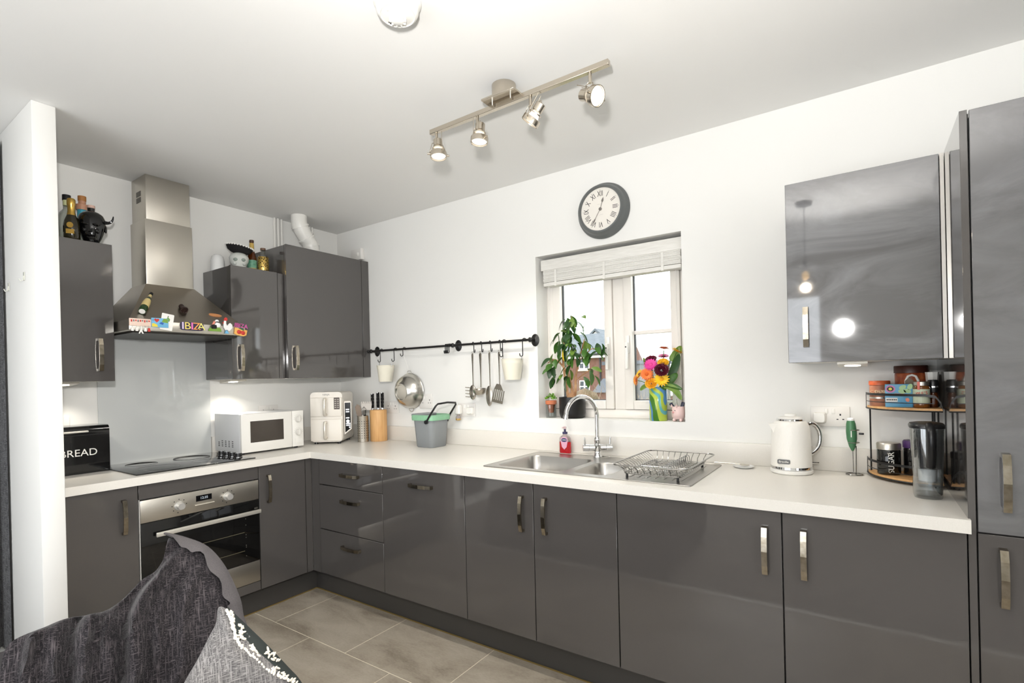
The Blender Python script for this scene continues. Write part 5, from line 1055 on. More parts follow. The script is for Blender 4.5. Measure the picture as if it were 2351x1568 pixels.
def sprig(label, pts, lw, mt):
    t = thing('leaf_sprig', label, 'leaf', (VX, VY, zs + 0.012), group='leaves in the swirl vase')
    P_ = [Vector((q[0] - VX, q[2] - VY, q[1] - zs - 0.012)) for q in pts]
    top = Vector((max(-0.034, min(0.034, P_[0].x * 0.6)), -0.01, 0.166))
    G().tube(smooth_pts([Vector((0, 0.01, 0.0)), top, P_[0]], 1), 0.002, 5).obj('stem', leafm, t)
    sm = smooth_pts(P_, 2); n = len(sm); vs = []; fs = []
    for i, p in enumerate(sm):
        tg = (sm[min(i + 1, n - 1)] - sm[max(i - 1, 0)]).normalized(); side = tg.cross(Vector((0.4, -0.85, 0.3))).normalized(); w_ = lw * math.sin(PI * (0.06 + 0.94 * i / (n - 1))) ** 0.8
        vs += [p - side * w_, p + Vector((0, 0.006, -0.004)) * (w_ / lw), p + side * w_]
    for i in range(n - 1): fs += [(3 * i, 3 * i + 1, 3 * i + 4, 3 * i + 3), (3 * i + 1, 3 * i + 2, 3 * i + 5, 3 * i + 4)]
    G().add(vs, fs).obj('blade', mt, t, smooth=60)
sprig('long pale leaf rising left above the bouquet', [(2.565, 1.33, 0.05), (2.535, 1.39, 0.06), (2.515, 1.44, 0.06)], 0.010, leafl)
sprig('broad pale leaf at the upper right of the bouquet', [(2.66, 1.42, 0.06), (2.69, 1.45, 0.06), (2.722, 1.492, 0.05)], 0.020, leafl)
sprig('dark glossy leaf standing right of the burgundy flower', [(2.66, 1.32, 0.04), (2.69, 1.38, 0.04), (2.716, 1.45, 0.03)], 0.020, leafd)
sprig('mid green leaf right of the large yellow gerbera', [(2.645, 1.29, 0.03), (2.672, 1.32, 0.03), (2.705, 1.35, 0.03)], 0.020, leafm)
sprig('drooping pale leaf over the right side of the vase', [(2.638, 1.286, 0.01), (2.675, 1.285, -0.005), (2.71, 1.262, -0.01), (2.735, 1.215, -0.01)], 0.018, leafl)
sprig('long leaf reaching right over the pig pot', [(2.64, 1.295, 0.01), (2.69, 1.29, 0.0), (2.738, 1.268, -0.005)], 0.013, leafm)
sprig('short pale leaf over the left vase rim', [(2.555, 1.29, 0.01), (2.535, 1.285, 0.0), (2.515, 1.265, 0.0)], 0.011, leafl)
# pig pot
pg = thing('pig_planter', 'small pink pig-face pot with dark pegs on the window sill', 'pot', (2.703, 0.035, zs))
pk = mat('pig_pink', (236, 206, 200), 0.3)
G().lathe([(0.024, 0.012), (0.031, 0.02), (0.034, 0.04), (0.033, 0.066), (0.030, 0.078), (0.027, 0.078), (0.027, 0.03), (0.001, 0.028)], 26).obj('pot_body', pk, pg)
for (x, y) in ((-0.017, -0.017), (0.017, -0.017), (-0.017, 0.017), (0.017, 0.017)): G().ball((x, y, 0.009), (0.008, 0.008, 0.0088), 10, 8).obj('foot', pk, pg)
Mv = frame((0, 0, 0), (0.94, 0.34, 0), (0, 0, 1)) @ Matrix.Rotation(0.5, 4, 'Y').inverted()
Mv = Matrix.Rotation(-0.55, 4, 'Z')
for x in (-0.011, 0.011): G().ball((x, -0.0315, 0.058), (0.0022, 0.0022, 0.0026), 8, 6, 0, Mv).obj('eye', blackp, pg)
G().ball((0, -0.033, 0.048), (0.007, 0.004, 0.005), 12, 8, 0, Mv).obj('snout', mat('snout_pink', (226, 160, 160), 0.35), pg)
for s in (-1, 1): G().prism([(s * 0.008, 0.074), (s * 0.022, 0.072), (s * 0.02, 0.088)], -0.003, 0.003, 0, Mv @ frame((0, -0.027, 0), (1, 0, 0), (0, 0, 1))).obj('ear', pk, pg)
for k, (dx, rot) in enumerate(((-0.012, -0.9), (0.012, 0.5))):
    q = thing('clothes_peg', 'dark navy peg on the %s in the pig pot' % ('left', 'right')[k], 'peg', (2.703 + dx, 0.035, zs + 0.05), group='pegs in the pig pot')
    G().box(-0.008, -0.005, -0.016, 0.008, 0.005, 0.052, 0.002, M=Matrix.Rotation(rot * 0.6, 4, 'Y')).obj('peg_body', mat('peg_navy', (28, 32, 58), 0.35), q)
q = thing('wire_loop', 'thin wire loop standing in the pig pot', 'wire', (2.703, 0.045, zs + 0.03), group='pegs in the pig pot')
G().tube([Vector((-0.02, 0, 0)), Vector((-0.024, 0, 0.05)), Vector((-0.012, 0.004, 0.085)), Vector((0, 0, 0.03))], 0.001, 5).obj('bent_wire', wire, q)
# ================================================================== tops of the wall cabinets
zc = 2.0755
def bottle(name, label, x, y, prof, m, n=22, cat='bottle', z=zc):
    t = thing(name, label, cat, (x, y, z)); G().lathe(prof, n).obj('glass_body', m, t); return t
clearb = thin('bottle_clear', (0.86, 0.88, 0.85), 0.14)
t = bottle('champagne_bottle', 'small dark champagne bottle with gold foil on the left cabinet', 0.295, -1.776, [(0.030, 0.0), (0.033, 0.004), (0.033, 0.075), (0.030, 0.092), (0.018, 0.125), (0.015, 0.14)], mat('champagne_glass', (34, 30, 12), 0.08, coat=0.5))
G().lathe([(0.0185, 0.124), (0.0152, 0.14), (0.015, 0.17), (0.0175, 0.175), (0.0175, 0.20), (0.014, 0.207), (0.001, 0.207)], 20).obj('gold_foil', gold, t)
Mq = frame((0.033 * 0.9, 0.033 * -0.45, 0.05), (0.45, 0.9, 0), (0, 0, 1), (0.9, -0.45, 0))
G().prism([(0.013 * math.cos(k * PI / 8), 0.02 + 0.014 * math.sin(k * PI / 8)) for k in range(16)], -0.004, 0.001, 0, Mq).box(-0.016, -0.022, -0.004, 0.016, 0.0, 0.001, M=Mq).obj('gold_label', gold, t)
t = bottle('gin_bottle', 'clear bottle with black cap behind the champagne bottle', 0.13, -1.75, [(0.036, 0), (0.038, 0.004), (0.038, 0.15), (0.03, 0.175), (0.015, 0.195), (0.015, 0.215)], clearb)
G().lathe([(0.0155, 0.213), (0.0155, 0.24)], 18).obj('neck_band', mat('pale_green_band', (206, 210, 160), 0.5), t)
G().lathe([(0.018, 0.24), (0.018, 0.268), (0.001, 0.268)], 18).obj('cap', blackp, t)
t = bottle('spirit_bottle', 'clear bottle with white and black label half hidden by the partition', 0.21, -1.843, [(0.034, 0), (0.036, 0.004), (0.036, 0.16), (0.03, 0.185), (0.014, 0.205), (0.014, 0.23), (0.001, 0.232)], clearb)
G().lathe([(0.0364, 0.012), (0.0364, 0.12)], 22, cap=False).obj('white_label', whitec, t); G().lathe([(0.0368, 0.045), (0.0368, 0.085)], 22, cap=False).obj('black_band', blackp, t)
t = bottle('blue_label_bottle', 'bottle with copper stopper and turquoise neck label', 0.115, -1.682, [(0.03, 0), (0.032, 0.004), (0.032, 0.13), (0.022, 0.16), (0.02, 0.21)], clearb)
G().lathe([(0.0225, 0.162), (0.0205, 0.21)], 20, cap=False).obj('neck_label', mat('turquoise', (70, 160, 182), 0.45), t)
G().lathe([(0.027, 0.21), (0.028, 0.214), (0.028, 0.238), (0.016, 0.243), (0.016, 0.258)], 20).obj('stopper_collar', mat('rose_copper', (190, 140, 112), 0.4), t)
G().lathe([(0.017, 0.258), (0.018, 0.262), (0.018, 0.284), (0.001, 0.285)], 20).obj('cork_stopper', mat('cork', (176, 120, 66), 0.6), t)
# horned head bottle
dh_ = thing('horned_head_bottle', 'glossy black horned demon head bottle on the left cabinet', 'bottle', (0.275, -1.690, zc))
yaw = math.radians(-22); Mh = Matrix.Rotation(yaw, 4, 'Z')            # face towards +x, turned a little
rings = []
for (z, a, b_, off) in ((0.0, 0.020, 0.024, 0.018), (0.012, 0.030, 0.032, 0.016), (0.03, 0.040, 0.040, 0.012), (0.055, 0.052, 0.048, 0.006), (0.08, 0.058, 0.054, 0.0), (0.105, 0.060, 0.057, 0.0), (0.13, 0.058, 0.056, -0.003), (0.15, 0.048, 0.048, -0.004), (0.163, 0.034, 0.034, -0.004), (0.170, 0.016, 0.016, -0.004)):
    rings.append([(off + a * math.cos(2 * PI * j / 24), b_ * math.sin(2 * PI * j / 24), z) for j in range(24)])
g = G(); g.loft(rings, 0, Mh)
g.prism([(0.05, 0.078), (0.064, 0.055), (0.052, 0.05)], -0.008, 0.008, 0, Mh @ frame((0, 0, 0), (1, 0, 0), (0, 0, 1)))
for s in (-1, 1):
    g.ball((0.05, s * 0.022, 0.092), (0.016, 0.018, 0.008), 10, 8, 0, Mh); g.ball((0.044, s * 0.024, 0.062), (0.015, 0.014, 0.014), 10, 8, 0, Mh); g.ball((0.0, s * 0.056, 0.085), (0.012, 0.006, 0.02), 8, 6, 0, Mh)
g.ball((0.050, 0, 0.036), (0.012, 0.02, 0.006), 10, 6, 0, Mh).ball((0.042, 0, 0.012), (0.012, 0.012, 0.014), 10, 6, 0, Mh).obj('head', blackg, dh_)
for s in (-1, 1):
    G().tube(smooth_pts([Vector((0.01, s * 0.05, 0.118)), Vector((0.016, s * 0.072, 0.116)), Vector((0.02, s * 0.086, 0.128)), Vector((0.02, s * 0.090, 0.152))], 2), [0.0105 - 0.0098 * k / 17 for k in range(18)][:len(smooth_pts([Vector((0, 0, 0))] * 4, 2))], 8, M=Mh).obj('horn', blackg, dh_)
G().lathe([(0.015, 0.166), (0.0155, 0.186)], 16, 0, Matrix.Translation((-0.004, 0, 0))).obj('neck', blackg, dh_)
G().lathe([(0.0165, 0.186), (0.0165, 0.2), (0.001, 0.201)], 16, 0, Matrix.Translation((-0.004, 0, 0))).obj('stopper', mat('pink_cork', (206, 172, 158), 0.6), dh_)
# on the narrow cabinet
t = thing('white_tumbler', 'upturned white tumbler on the narrow wall cabinet', 'tumbler', (0.09, -0.985, zc))
G().lathe([(0.042, 0.0), (0.043, 0.003), (0.042, 0.02), (0.040, 0.07), (0.033, 0.098), (0.02, 0.108), (0.001, 0.11)], 28).obj('tumbler_body', whiteg, t)
sk_ = thing('skull_bottle', 'clear glass skull bottle wearing a black sombrero', 'bottle', (0.215, -0.912, zc))
sg = mat('skull_glass', (238, 241, 234), 0.05, trans=0.3, ior=1.4, bump=(40, 0.9))
g = G(); Ms = Matrix.Rotation(math.radians(-25), 4, 'Z')
g.loft([[(off + a * math.cos(2 * PI * j / 22), b_ * math.sin(2 * PI * j / 22), z) for j in range(22)] for (z, a, b_, off) in ((0.0, 0.030, 0.034, 0.01), (0.012, 0.034, 0.038, 0.008), (0.032, 0.040, 0.040, 0.004), (0.055, 0.052, 0.054, 0), (0.08, 0.055, 0.058, -0.002), (0.10, 0.047, 0.05, -0.003), (0.112, 0.03, 0.032, -0.003), (0.118, 0.014, 0.014, -0.003))], 0, Ms)
for s in (-1, 1): g.ball((0.04, s * 0.026, 0.038), (0.012, 0.012, 0.01), 8, 6, 0, Ms)
g.obj('skull', sg, sk_)
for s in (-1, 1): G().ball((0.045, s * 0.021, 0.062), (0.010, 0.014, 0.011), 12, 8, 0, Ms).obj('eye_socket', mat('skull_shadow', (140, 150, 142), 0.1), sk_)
Mb2 = Matrix.Translation((-0.002, 0, 0.112)) @ Matrix.Rotation(math.radians(-8), 4, 'X') @ Matrix.Rotation(math.radians(6), 4, 'Y')
G().lathe([(0.018, 0.0), (0.05, 0.004), (0.068, 0.016), (0.078, 0.036), (0.080, 0.040), (0.076, 0.040), (0.064, 0.020), (0.02, 0.010), (0.0, 0.010)][0:8], 40, 0, Mb2).lathe([(0.026, 0.008), (0.023, 0.03), (0.012, 0.052), (0.001, 0.055)], 20, 0, Mb2).obj('sombrero', mat('felt_black', (22, 20, 22), 0.8), sk_)
g = G()
for k in range(30): a = 2 * PI * k / 30; g.ball((0.080 * math.cos(a), 0.080 * math.sin(a), 0.040), (0.0062, 0.0062, 0.0055), 8, 6, 0, Mb2)
g.obj('brim_trim', whitec, sk_)
t = bottle('beer_bottle', 'brown beer bottle with green label beside the skull bottle', 0.205, -0.822, [(0.027, 0), (0.029, 0.004), (0.029, 0.085), (0.026, 0.105), (0.014, 0.15), (0.0125, 0.20)], brown)
G().lathe([(0.0294, 0.012), (0.0294, 0.03)], 22, cap=False).obj('gold_band', mat('label_gold', (190, 160, 80), 0.4), t); G().lathe([(0.0294, 0.03), (0.0294, 0.082)], 22, cap=False).obj('green_label', mat('label_green', (120, 168, 142), 0.5, noise=(50, 1), col2=(70, 130, 104)), t)
G().lathe([(0.0150, 0.152), (0.0132, 0.196)], 20, cap=False).obj('neck_label', mat('neck_gold', (200, 168, 90), 0.4), t); G().lathe([(0.0135, 0.20), (0.0145, 0.205), (0.0135, 0.216), (0.001, 0.217)], 20).obj('crown_cap', mat('cap_brown', (70, 44, 30), 0.4), t)
gm_ = bpy.data.materials.new('gold_lattice'); gm_.use_nodes = True; nt = gm_.node_tree; b = nt.nodes['Principled BSDF']
tc = nt.nodes.new('ShaderNodeTexCoord'); vo = nt.nodes.new('ShaderNodeTexVoronoi'); vo.inputs['Scale'].default_value = 95; vo.feature = 'F1'
rp = nt.nodes.new('ShaderNodeValToRGB'); rp.color_ramp.interpolation = 'CONSTANT'; rp.color_ramp.elements[0].color = rgb(40, 26, 14); rp.color_ramp.elements[1].position = 0.36; rp.color_ramp.elements[1].color = rgb(214, 180, 100)
nt.links.new(tc.outputs['Object'], vo.inputs['Vector']); nt.links.new(vo.outputs['Distance'], rp.inputs[0]); nt.links.new(rp.outputs[0], b.inputs['Base Color']); b.inputs['Metallic'].default_value = 0.7; b.inputs['Roughness'].default_value = 0.3
t = bottle('gold_pattern_bottle', 'cylindrical bottle with gold lattice pattern next to the corner cabinet', 0.225, -0.757, [(0.032, 0), (0.034, 0.003), (0.034, 0.108), (0.032, 0.112)], gm_)
G().lathe([(0.033, 0.112), (0.030, 0.118), (0.015, 0.122), (0.014, 0.158)], 20).obj('clear_neck', clearb, t); G().lathe([(0.0165, 0.158), (0.0165, 0.172), (0.001, 0.173)], 18).obj('stopper', mat('stopper_brown', (110, 84, 66), 0.5), t)
# flue and pipes over the corner cabinet
fl_ = thing('flue_pipe', 'white boiler flue pipe bending into the ceiling', 'pipe', (0.2, -0.42, 2.268))
pth = smooth_pts([Vector((0.19, -0.462, H - 0.001)), Vector((0.19, -0.462, 2.475)), Vector((0.19, -0.405, 2.395)), Vector((0.19, -0.366, 2.345)), Vector((0.19, -0.360, 2.268))], 3)
G().tube(pth, 0.054, 24).obj('duct', whitep, fl_, True)
for i in (12, 20, 27):
    p, d = pth[i], (pth[i + 1] - pth[i - 1]).normalized(); G().cyl(p - d * 0.006, p + d * 0.006, 0.0605, n=28).obj('collar', whitep, fl_, True)
for k, (y, lb) in enumerate(((-0.545, 'leftmost'), (-0.518, 'second'), (-0.491, 'third'), (-0.262, 'fourth'), (-0.238, 'rightmost'))):
    t = thing('heating_pipe', '%s thin white pipe between corner cabinet and ceiling' % lb, 'pipe', (0.016, y, 2.268), group='white pipes above the corner cabinet')
    G().cyl((0, 0, 0), (0, 0, H - 2.269), 0.0085, n=10).obj('pipe_run', whitep, t)
t = thing('fused_spur', 'small white switch box on the wall above the corner cabinet', 'switch', (0.27, 0, 2.29))
G().box(-0.06, -0.034, 0.0, 0.06, -0.0008, 0.086, 0.004).obj('box', socm, t); G().box(0.01, -0.038, 0.03, 0.03, -0.034, 0.055, 0.001).obj('rocker', whitep, t)
# ================================================================== clock
ck = thing('wall_clock', 'round grey wall clock with Roman numerals above the window', 'clock', (2.333, 0, 2.256))
Mk = frame((0, 0, 0), (1, 0, 0), (0, 0, 1), (0, -1, 0))
cm = mat('clock_grey', (98, 101, 100), 0.32)
G().lathe([(0.150, 0.0008), (0.153, 0.006), (0.150, 0.018), (0.142, 0.024), (0.138, 0.034), (0.134, 0.052), (0.127, 0.060), (0.119, 0.061), (0.116, 0.054), (0.116, 0.046)], 64, 0, Mk, cap=False).obj('rim', cm, ck)
G().lathe([(0.1165, 0.046), (0.1165, 0.0475)], 48, 0, Mk).obj('dial', mat('dial_cream', (236, 231, 222), 0.5), ck)
dkp = mat('numeral_black', (52, 50, 48), 0.5)
g = G(); g2 = G()
for k, s in enumerate(['XII', 'I', 'II', 'III', 'IIII', 'V', 'VI', 'VII', 'VIII', 'IX', 'X', 'XI']):
    a = -2 * PI * k / 12
    g.text(s, 0.040, Mk @ Matrix.Rotation(a, 4, 'Z') @ Matrix.Translation((0, 0.083, 0.0478)) @ Matrix.Diagonal((0.72, 1.05, 1, 1)), 0.0002)
    g2.lathe([(0.0016, 0.0475), (0.0016, 0.0479)], 8, 0, Mk @ Matrix.Rotation(a, 4, 'Z') @ Matrix.Translation((0, 0.104, 0)))
g.obj('numerals', dkp, ck); g2.obj('minute_dots', dkp, ck)
hm = mat('hand_taupe', (122, 116, 110), 0.4)
def hand(nm, deg, L, w0, z, tip): 
    M_ = Mk @ Matrix.Rotation(-math.radians(deg), 4, 'Z') @ Matrix.Translation((0, 0, z))
    G().prism([(-w0, 0), (w0, 0), (w0, L * 0.58), (tip, L * 0.68), (tip * 0.9, L * 0.78), (0, L), (-tip * 0.9, L * 0.78), (-tip, L * 0.68), (-w0, L * 0.58)], 0, 0.001, 0, M_).obj(nm, hm, ck)
hand('hour_hand', 17, 0.064, 0.0014, 0.0500, 0.006); hand('minute_hand', 212, 0.095, 0.0012, 0.0515, 0.004)
G().lathe([(0.0085, 0.048), (0.0085, 0.0535), (0.004, 0.055), (0.001, 0.055)], 18, 0, Mk).obj('hub', hm, ck)
G().box(-0.018, 0.028, 0.0476, 0.004, 0.0285, 0.0479, M=Mk).box(-0.012, -0.0305, 0.0476, 0.016, -0.0300, 0.0479, M=Mk).obj('maker_mark', mat('faint_grey', (176, 172, 166), 0.5), ck)
# ================================================================== track light
tl = thing('ceiling_spot_bar', 'satin nickel ceiling bar with four adjustable spotlights', 'spotlight bar', (2.33, -0.905, 2.47))
BY, BZ = -0.908, 2.468
G().box(1.896, BY - 0.0105, BZ - 0.008, 2.766, BY + 0.0105, BZ + 0.013, 0.0015, seg=1).obj('bar', nickel, tl, True)
G().box(2.225, BY - 0.052, BZ + 0.018, 2.385, BY + 0.048, BZ + 0.026, 0.001, seg=1).obj('mounting_plate', nickel, tl, True)
G().cyl((2.305, BY, BZ + 0.026), (2.305, BY, H - 0.0005), 0.05, n=28).obj('ceiling_cup', nickel, tl, True)
for x in (2.26, 2.35): G().cyl((x, BY - 0.02, BZ + 0.002), (x, BY - 0.02, BZ + 0.018), 0.0035, n=8).obj('fixing_post', chrome, tl, True)
lamp_on = glow('lamp_lit', (255, 232, 196), 14); lamp_dim = glow('lamp_white', (255, 250, 240), 1.1); lamp_off = mat('lamp_glass', (236, 234, 228), 0.15)
for k, (x, dr_) in enumerate([(1.930, (0.10, -0.08, -1)), (2.165, (-0.02, -0.10, -1)), (2.432, (-0.62, -0.10, -0.78)), (2.690, (0.86, -0.22, -0.42))]):
    s = G().cyl((x, BY, BZ - 0.046), (x, BY, BZ - 0.008), 0.0065, n=12).obj('spotlight', nickel, tl, True)
    dv2 = Vector(dr_).normalized(); c = Vector((x + 0.012, BY - 0.004, BZ - 0.098)); Mz = Matrix.Translation(c) @ dv2.to_track_quat('Z', 'Y').to_matrix().to_4x4() @ Matrix.Scale(1.12, 4)
    G().lathe([(0.016, -0.052), (0.0185, -0.05), (0.0185, -0.024), (0.012, -0.02)], 20, 0, Mz).lathe([(0.0235, -0.016), (0.0235, -0.012), (0.014, -0.012)], 20, 0, Mz).obj('lamp_holder', nickel, s, True)
    G().lathe([(0.013, -0.02), (0.0225, 0.008), (0.0285, 0.016)], 20, 0, Mz, cap=False).obj('reflector', glow('lit_glass', (255, 250, 240), 1.3), s, True)
    G().lathe([(0.0325, 0.002), (0.0335, 0.004), (0.0335, 0.022), (0.0305, 0.022), (0.0305, 0.002)], 28, 0, Mz, cap=False).obj('front_ring', nickel, s, True)
    G().lathe([(0.029, 0.016), (0.012, 0.0175), (0.001, 0.018)], 20, 0, Mz).obj('lamp_face', lamp_on if k == 3 else lamp_dim, s, True)
    st = Vector((x, BY, BZ - 0.044)); g = G()
    for sd in (-1, 1):
        pv = Mz @ Vector((sd * 0.037, 0, 0.012)); up_ = Mz @ Vector((sd * 0.03, 0, -0.055))
        g.tube([st, st + Vector((sd * 0.01, 0, -0.002)), st.lerp(pv, 0.4) + (up_ - c) * 0.2, pv], 0.0016, 6)
        g.cyl(Mz @ Vector((sd * 0.033, 0, 0.012)), Mz @ Vector((sd * 0.044, 0, 0.012)), 0.0045, n=10)
    g.obj('yoke', nickel, s, True)
    b0 = Mz @ Vector((0, 0, -0.052)); G().tube(smooth_pts([st + Vector((0, 0, 0.01)), st + Vector((-0.03, 0.01, -0.01)), st + Vector((-0.03, 0, -0.045)), b0 + Vector((0.0, 0, 0.02)), b0], 2), 0.0021, 6).obj('cable', nickel, s, True)
    for sd in (-1, 1):
        a0, a1 = Mz @ Vector((sd * 0.012, 0.021, -0.012)), Mz @ Vector((sd * 0.012, 0.026, -0.075)); G().cyl(a0, a1, 0.0016, n=6).obj('cooling_pin', nickel, s, True)
    if True:
        l = bpy.data.lights.new('lamp', 'SPOT'); l.energy = (38, 24, 12, 7)[k]; l.color = (1, 0.95, 0.88) if k < 3 else (1, 0.86, 0.66); l.spot_size = math.radians((150, 150, 140, 85)[k]); l.spot_blend = 0.6; l.shadow_soft_size = 0.03
        o = bpy.data.objects.new('lamp', l); COL.objects.link(o); o.location = c + dv2 * 0.026; o.rotation_euler = dv2.to_track_quat('-Z', 'Y').to_euler(); o.parent = s; o.matrix_parent_inverse = Matrix.Translation(-Vector(tl.location))
# smoke detector
sd_ = thing('smoke_detector', 'round white smoke detector on the ceiling', 'smoke detector', (2.312, -1.497, H))
Mz = Matrix.Scale(1.28, 4) @ Matrix.Rotation(PI, 4, 'X')
G().lathe([(0.058, 0.0005), (0.058, 0.010), (0.052, 0.016), (0.051, 0.030), (0.047, 0.038), (0.042, 0.041), (0.04, 0.039), (0.022, 0.041), (0.001, 0.041)], 40, 0, Mz).obj('case', whitep, sd_)
G().lathe([(0.022, 0.040), (0.018, 0.052), (0.012, 0.056), (0.001, 0.056)], 24, 0, Mz).obj('chamber', whitep, sd_)
for k in range(10): G().box(0.011, -0.0016, 0.045, 0.021, 0.0016, 0.055, 0.0006, seg=1, M=Mz @ Matrix.Rotation(2 * PI * k / 10, 4, 'Z')).obj('fin', whitep, sd_)
g = G()
for i in range(3):
    for j in range(2): g.box(-0.035 + i * 0.004, -0.010 + j * 0.006, 0.0395, -0.033 + i * 0.004, -0.008 + j * 0.006, 0.0412, M=Mz)
g.obj('sounder_hole', blackp, sd_); G().box(-0.006, 0.026, 0.0395, 0.006, 0.034, 0.0425, 0.001, M=Mz).obj('test_button', whitep, sd_)
# pendant in the living area, seen in the cabinet reflections
pn = thing('pendant_lamp', 'clear glass globe pendant hanging from the living-area ceiling', 'pendant lamp', (3.17, -2.26, 2.0))
G().cyl((3.17, -2.26, H - 0.022), (3.17, -2.26, H - 0.0005), 0.05, n=24).obj('ceiling_rose', blackm, pn, True)
G().cyl((3.17, -2.26, 2.12), (3.17, -2.26, H - 0.02), 0.0028, n=6).obj('flex', blackm, pn, True)
G().cyl((3.17, -2.26, 2.06), (3.17, -2.26, 2.13), 0.018, n=14).obj('lamp_holder', blackm, pn, True)
G().ball((3.17, -2.26, 2.03), 0.085, 24, 14).obj('globe', thin('globe_glass', (0.96, 0.96, 0.96), 0.12), pn, True)
G().ball((3.17, -2.26, 2.025), (0.022, 0.022, 0.032), 14, 10).obj('bulb', glow('bulb_warm', (255, 206, 130), 4), pn, True)
pl_ = bpy.data.lights.new('lamp', 'POINT'); pl_.energy = 4; pl_.color = (1, 0.84, 0.64); pl_.shadow_soft_size = 0.03
po = bpy.data.objects.new('lamp', pl_); COL.objects.link(po); po.parent = pn; po.location = (0, 0, -0.06)
# ================================================================== living-area side: curtain, hooks, sofa, cushions
cmn = bpy.data.materials.new('woven_charcoal'); cmn.use_nodes = True
def weave(m, c0, c1, sx, sy, rough=0.95, lo=0.45, hi=0.62):
    nt = m.node_tree; b = nt.nodes['Principled BSDF']; b.inputs['Roughness'].default_value = rough; b.inputs['Specular IOR Level'].default_value = 0.1; b.inputs['Sheen Weight'].default_value = 0.12; b.inputs['Sheen Roughness'].default_value = 0.4
    tc = nt.nodes.new('ShaderNodeTexCoord'); fac = []
    for st in ((sx, sy, sy), (sy, sx, sx)):
        mp = nt.nodes.new('ShaderNodeMapping'); mp.inputs['Scale'].default_value = st; n = nt.nodes.new('ShaderNodeTexNoise'); n.inputs['Scale'].default_value = 1; n.inputs['Detail'].default_value = 3
        nt.links.new(tc.outputs['Object'], mp.inputs[0]); nt.links.new(mp.outputs[0], n.inputs['Vector']); fac.append(n)
    mx = nt.nodes.new('ShaderNodeMath'); mx.operation = 'MAXIMUM'; nt.links.new(fac[0].outputs[0], mx.inputs[0]); nt.links.new(fac[1].outputs[0], mx.inputs[1])
    r = nt.nodes.new('ShaderNodeValToRGB'); r.color_ramp.elements[0].position = lo; r.color_ramp.elements[0].color = rgb(*c0); r.color_ramp.elements[1].position = hi; r.color_ramp.elements[1].color = rgb(*c1)
    nt.links.new(mx.outputs[0], r.inputs[0]); nt.links.new(r.outputs[0], b.inputs['Base Color'])
    bp = nt.nodes.new('ShaderNodeBump'); bp.inputs['Strength'].default_value = 0.5; bp.inputs['Distance'].default_value = 0.002; nt.links.new(mx.outputs[0], bp.inputs['Height']); nt.links.new(bp.outputs[0], b.inputs['Normal'])
    return m
weave(cmn, (58, 58, 60), (104, 104, 106), 30, 300)
ct = thing('curtain', 'dark grey woven full-length curtain at the far left edge', 'curtain', (0.07, -2.6, 0.14))
g = G(); n = 60; vs = []
for i in range(n + 1):
    y = -2.014 - 1.15 * (i / n) ** 1.5; bu = max(0, 1 - i / 22); x = 0.085 + 0.03 * math.sin(i * 0.9 + 0.6) + bu * (0.085 + 0.045 * math.sin(i * 1.25 + 1.2))
    vs += [(x, y, 0.135), (x, y, 2.50), (x - 0.006, y, 0.135), (x - 0.006, y, 2.50)]
fs = []
for i in range(n): a = 4 * i; fs += [(a, a + 4, a + 5, a + 1), (a + 2, a + 3, a + 7, a + 6), (a + 1, a + 5, a + 7, a + 3), (a, a + 2, a + 6, a + 4)]
fs += [(0, 1, 3, 2), (4 * n, 4 * n + 2, 4 * n + 3, 4 * n + 1)]
g.add(vs, fs).obj('drape', cmn, ct, True, smooth=60)
G().cyl((0.085, -3.3, 2.51), (0.085, -2.025, 2.51), 0.009, n=10).obj('curtain_rod', blackm, ct, True)
for y in (-3.2, -2.1): G().box(0.001, y - 0.008, 2.49, 0.095, y + 0.008, 2.525).obj('rod_bracket', blackm, ct, True)
for k, (x, z) in enumerate(((0.29, 1.80), (0.54, 1.815))):
    t = thing('adhesive_hook', 'tiny clear wall hook on the partition, %s' % ('nearer the curtain' if k == 0 else 'nearer the kitchen'), 'hook', (x, -2.0055, z), group='small hooks on the partition')
    G().box(-0.009, -0.003, 0.0, 0.009, -0.0003, 0.036, 0.001).obj('backplate', mat('hook_clear', (214, 214, 204), 0.2), t)
    G().tube([Vector((0, -0.003, 0.02)), Vector((0, -0.006, 0.0)), Vector((0, -0.014, -0.004)), Vector((0, -0.018, 0.006))], 0.0022, 6).obj('prong', MATS['hook_clear'], t)
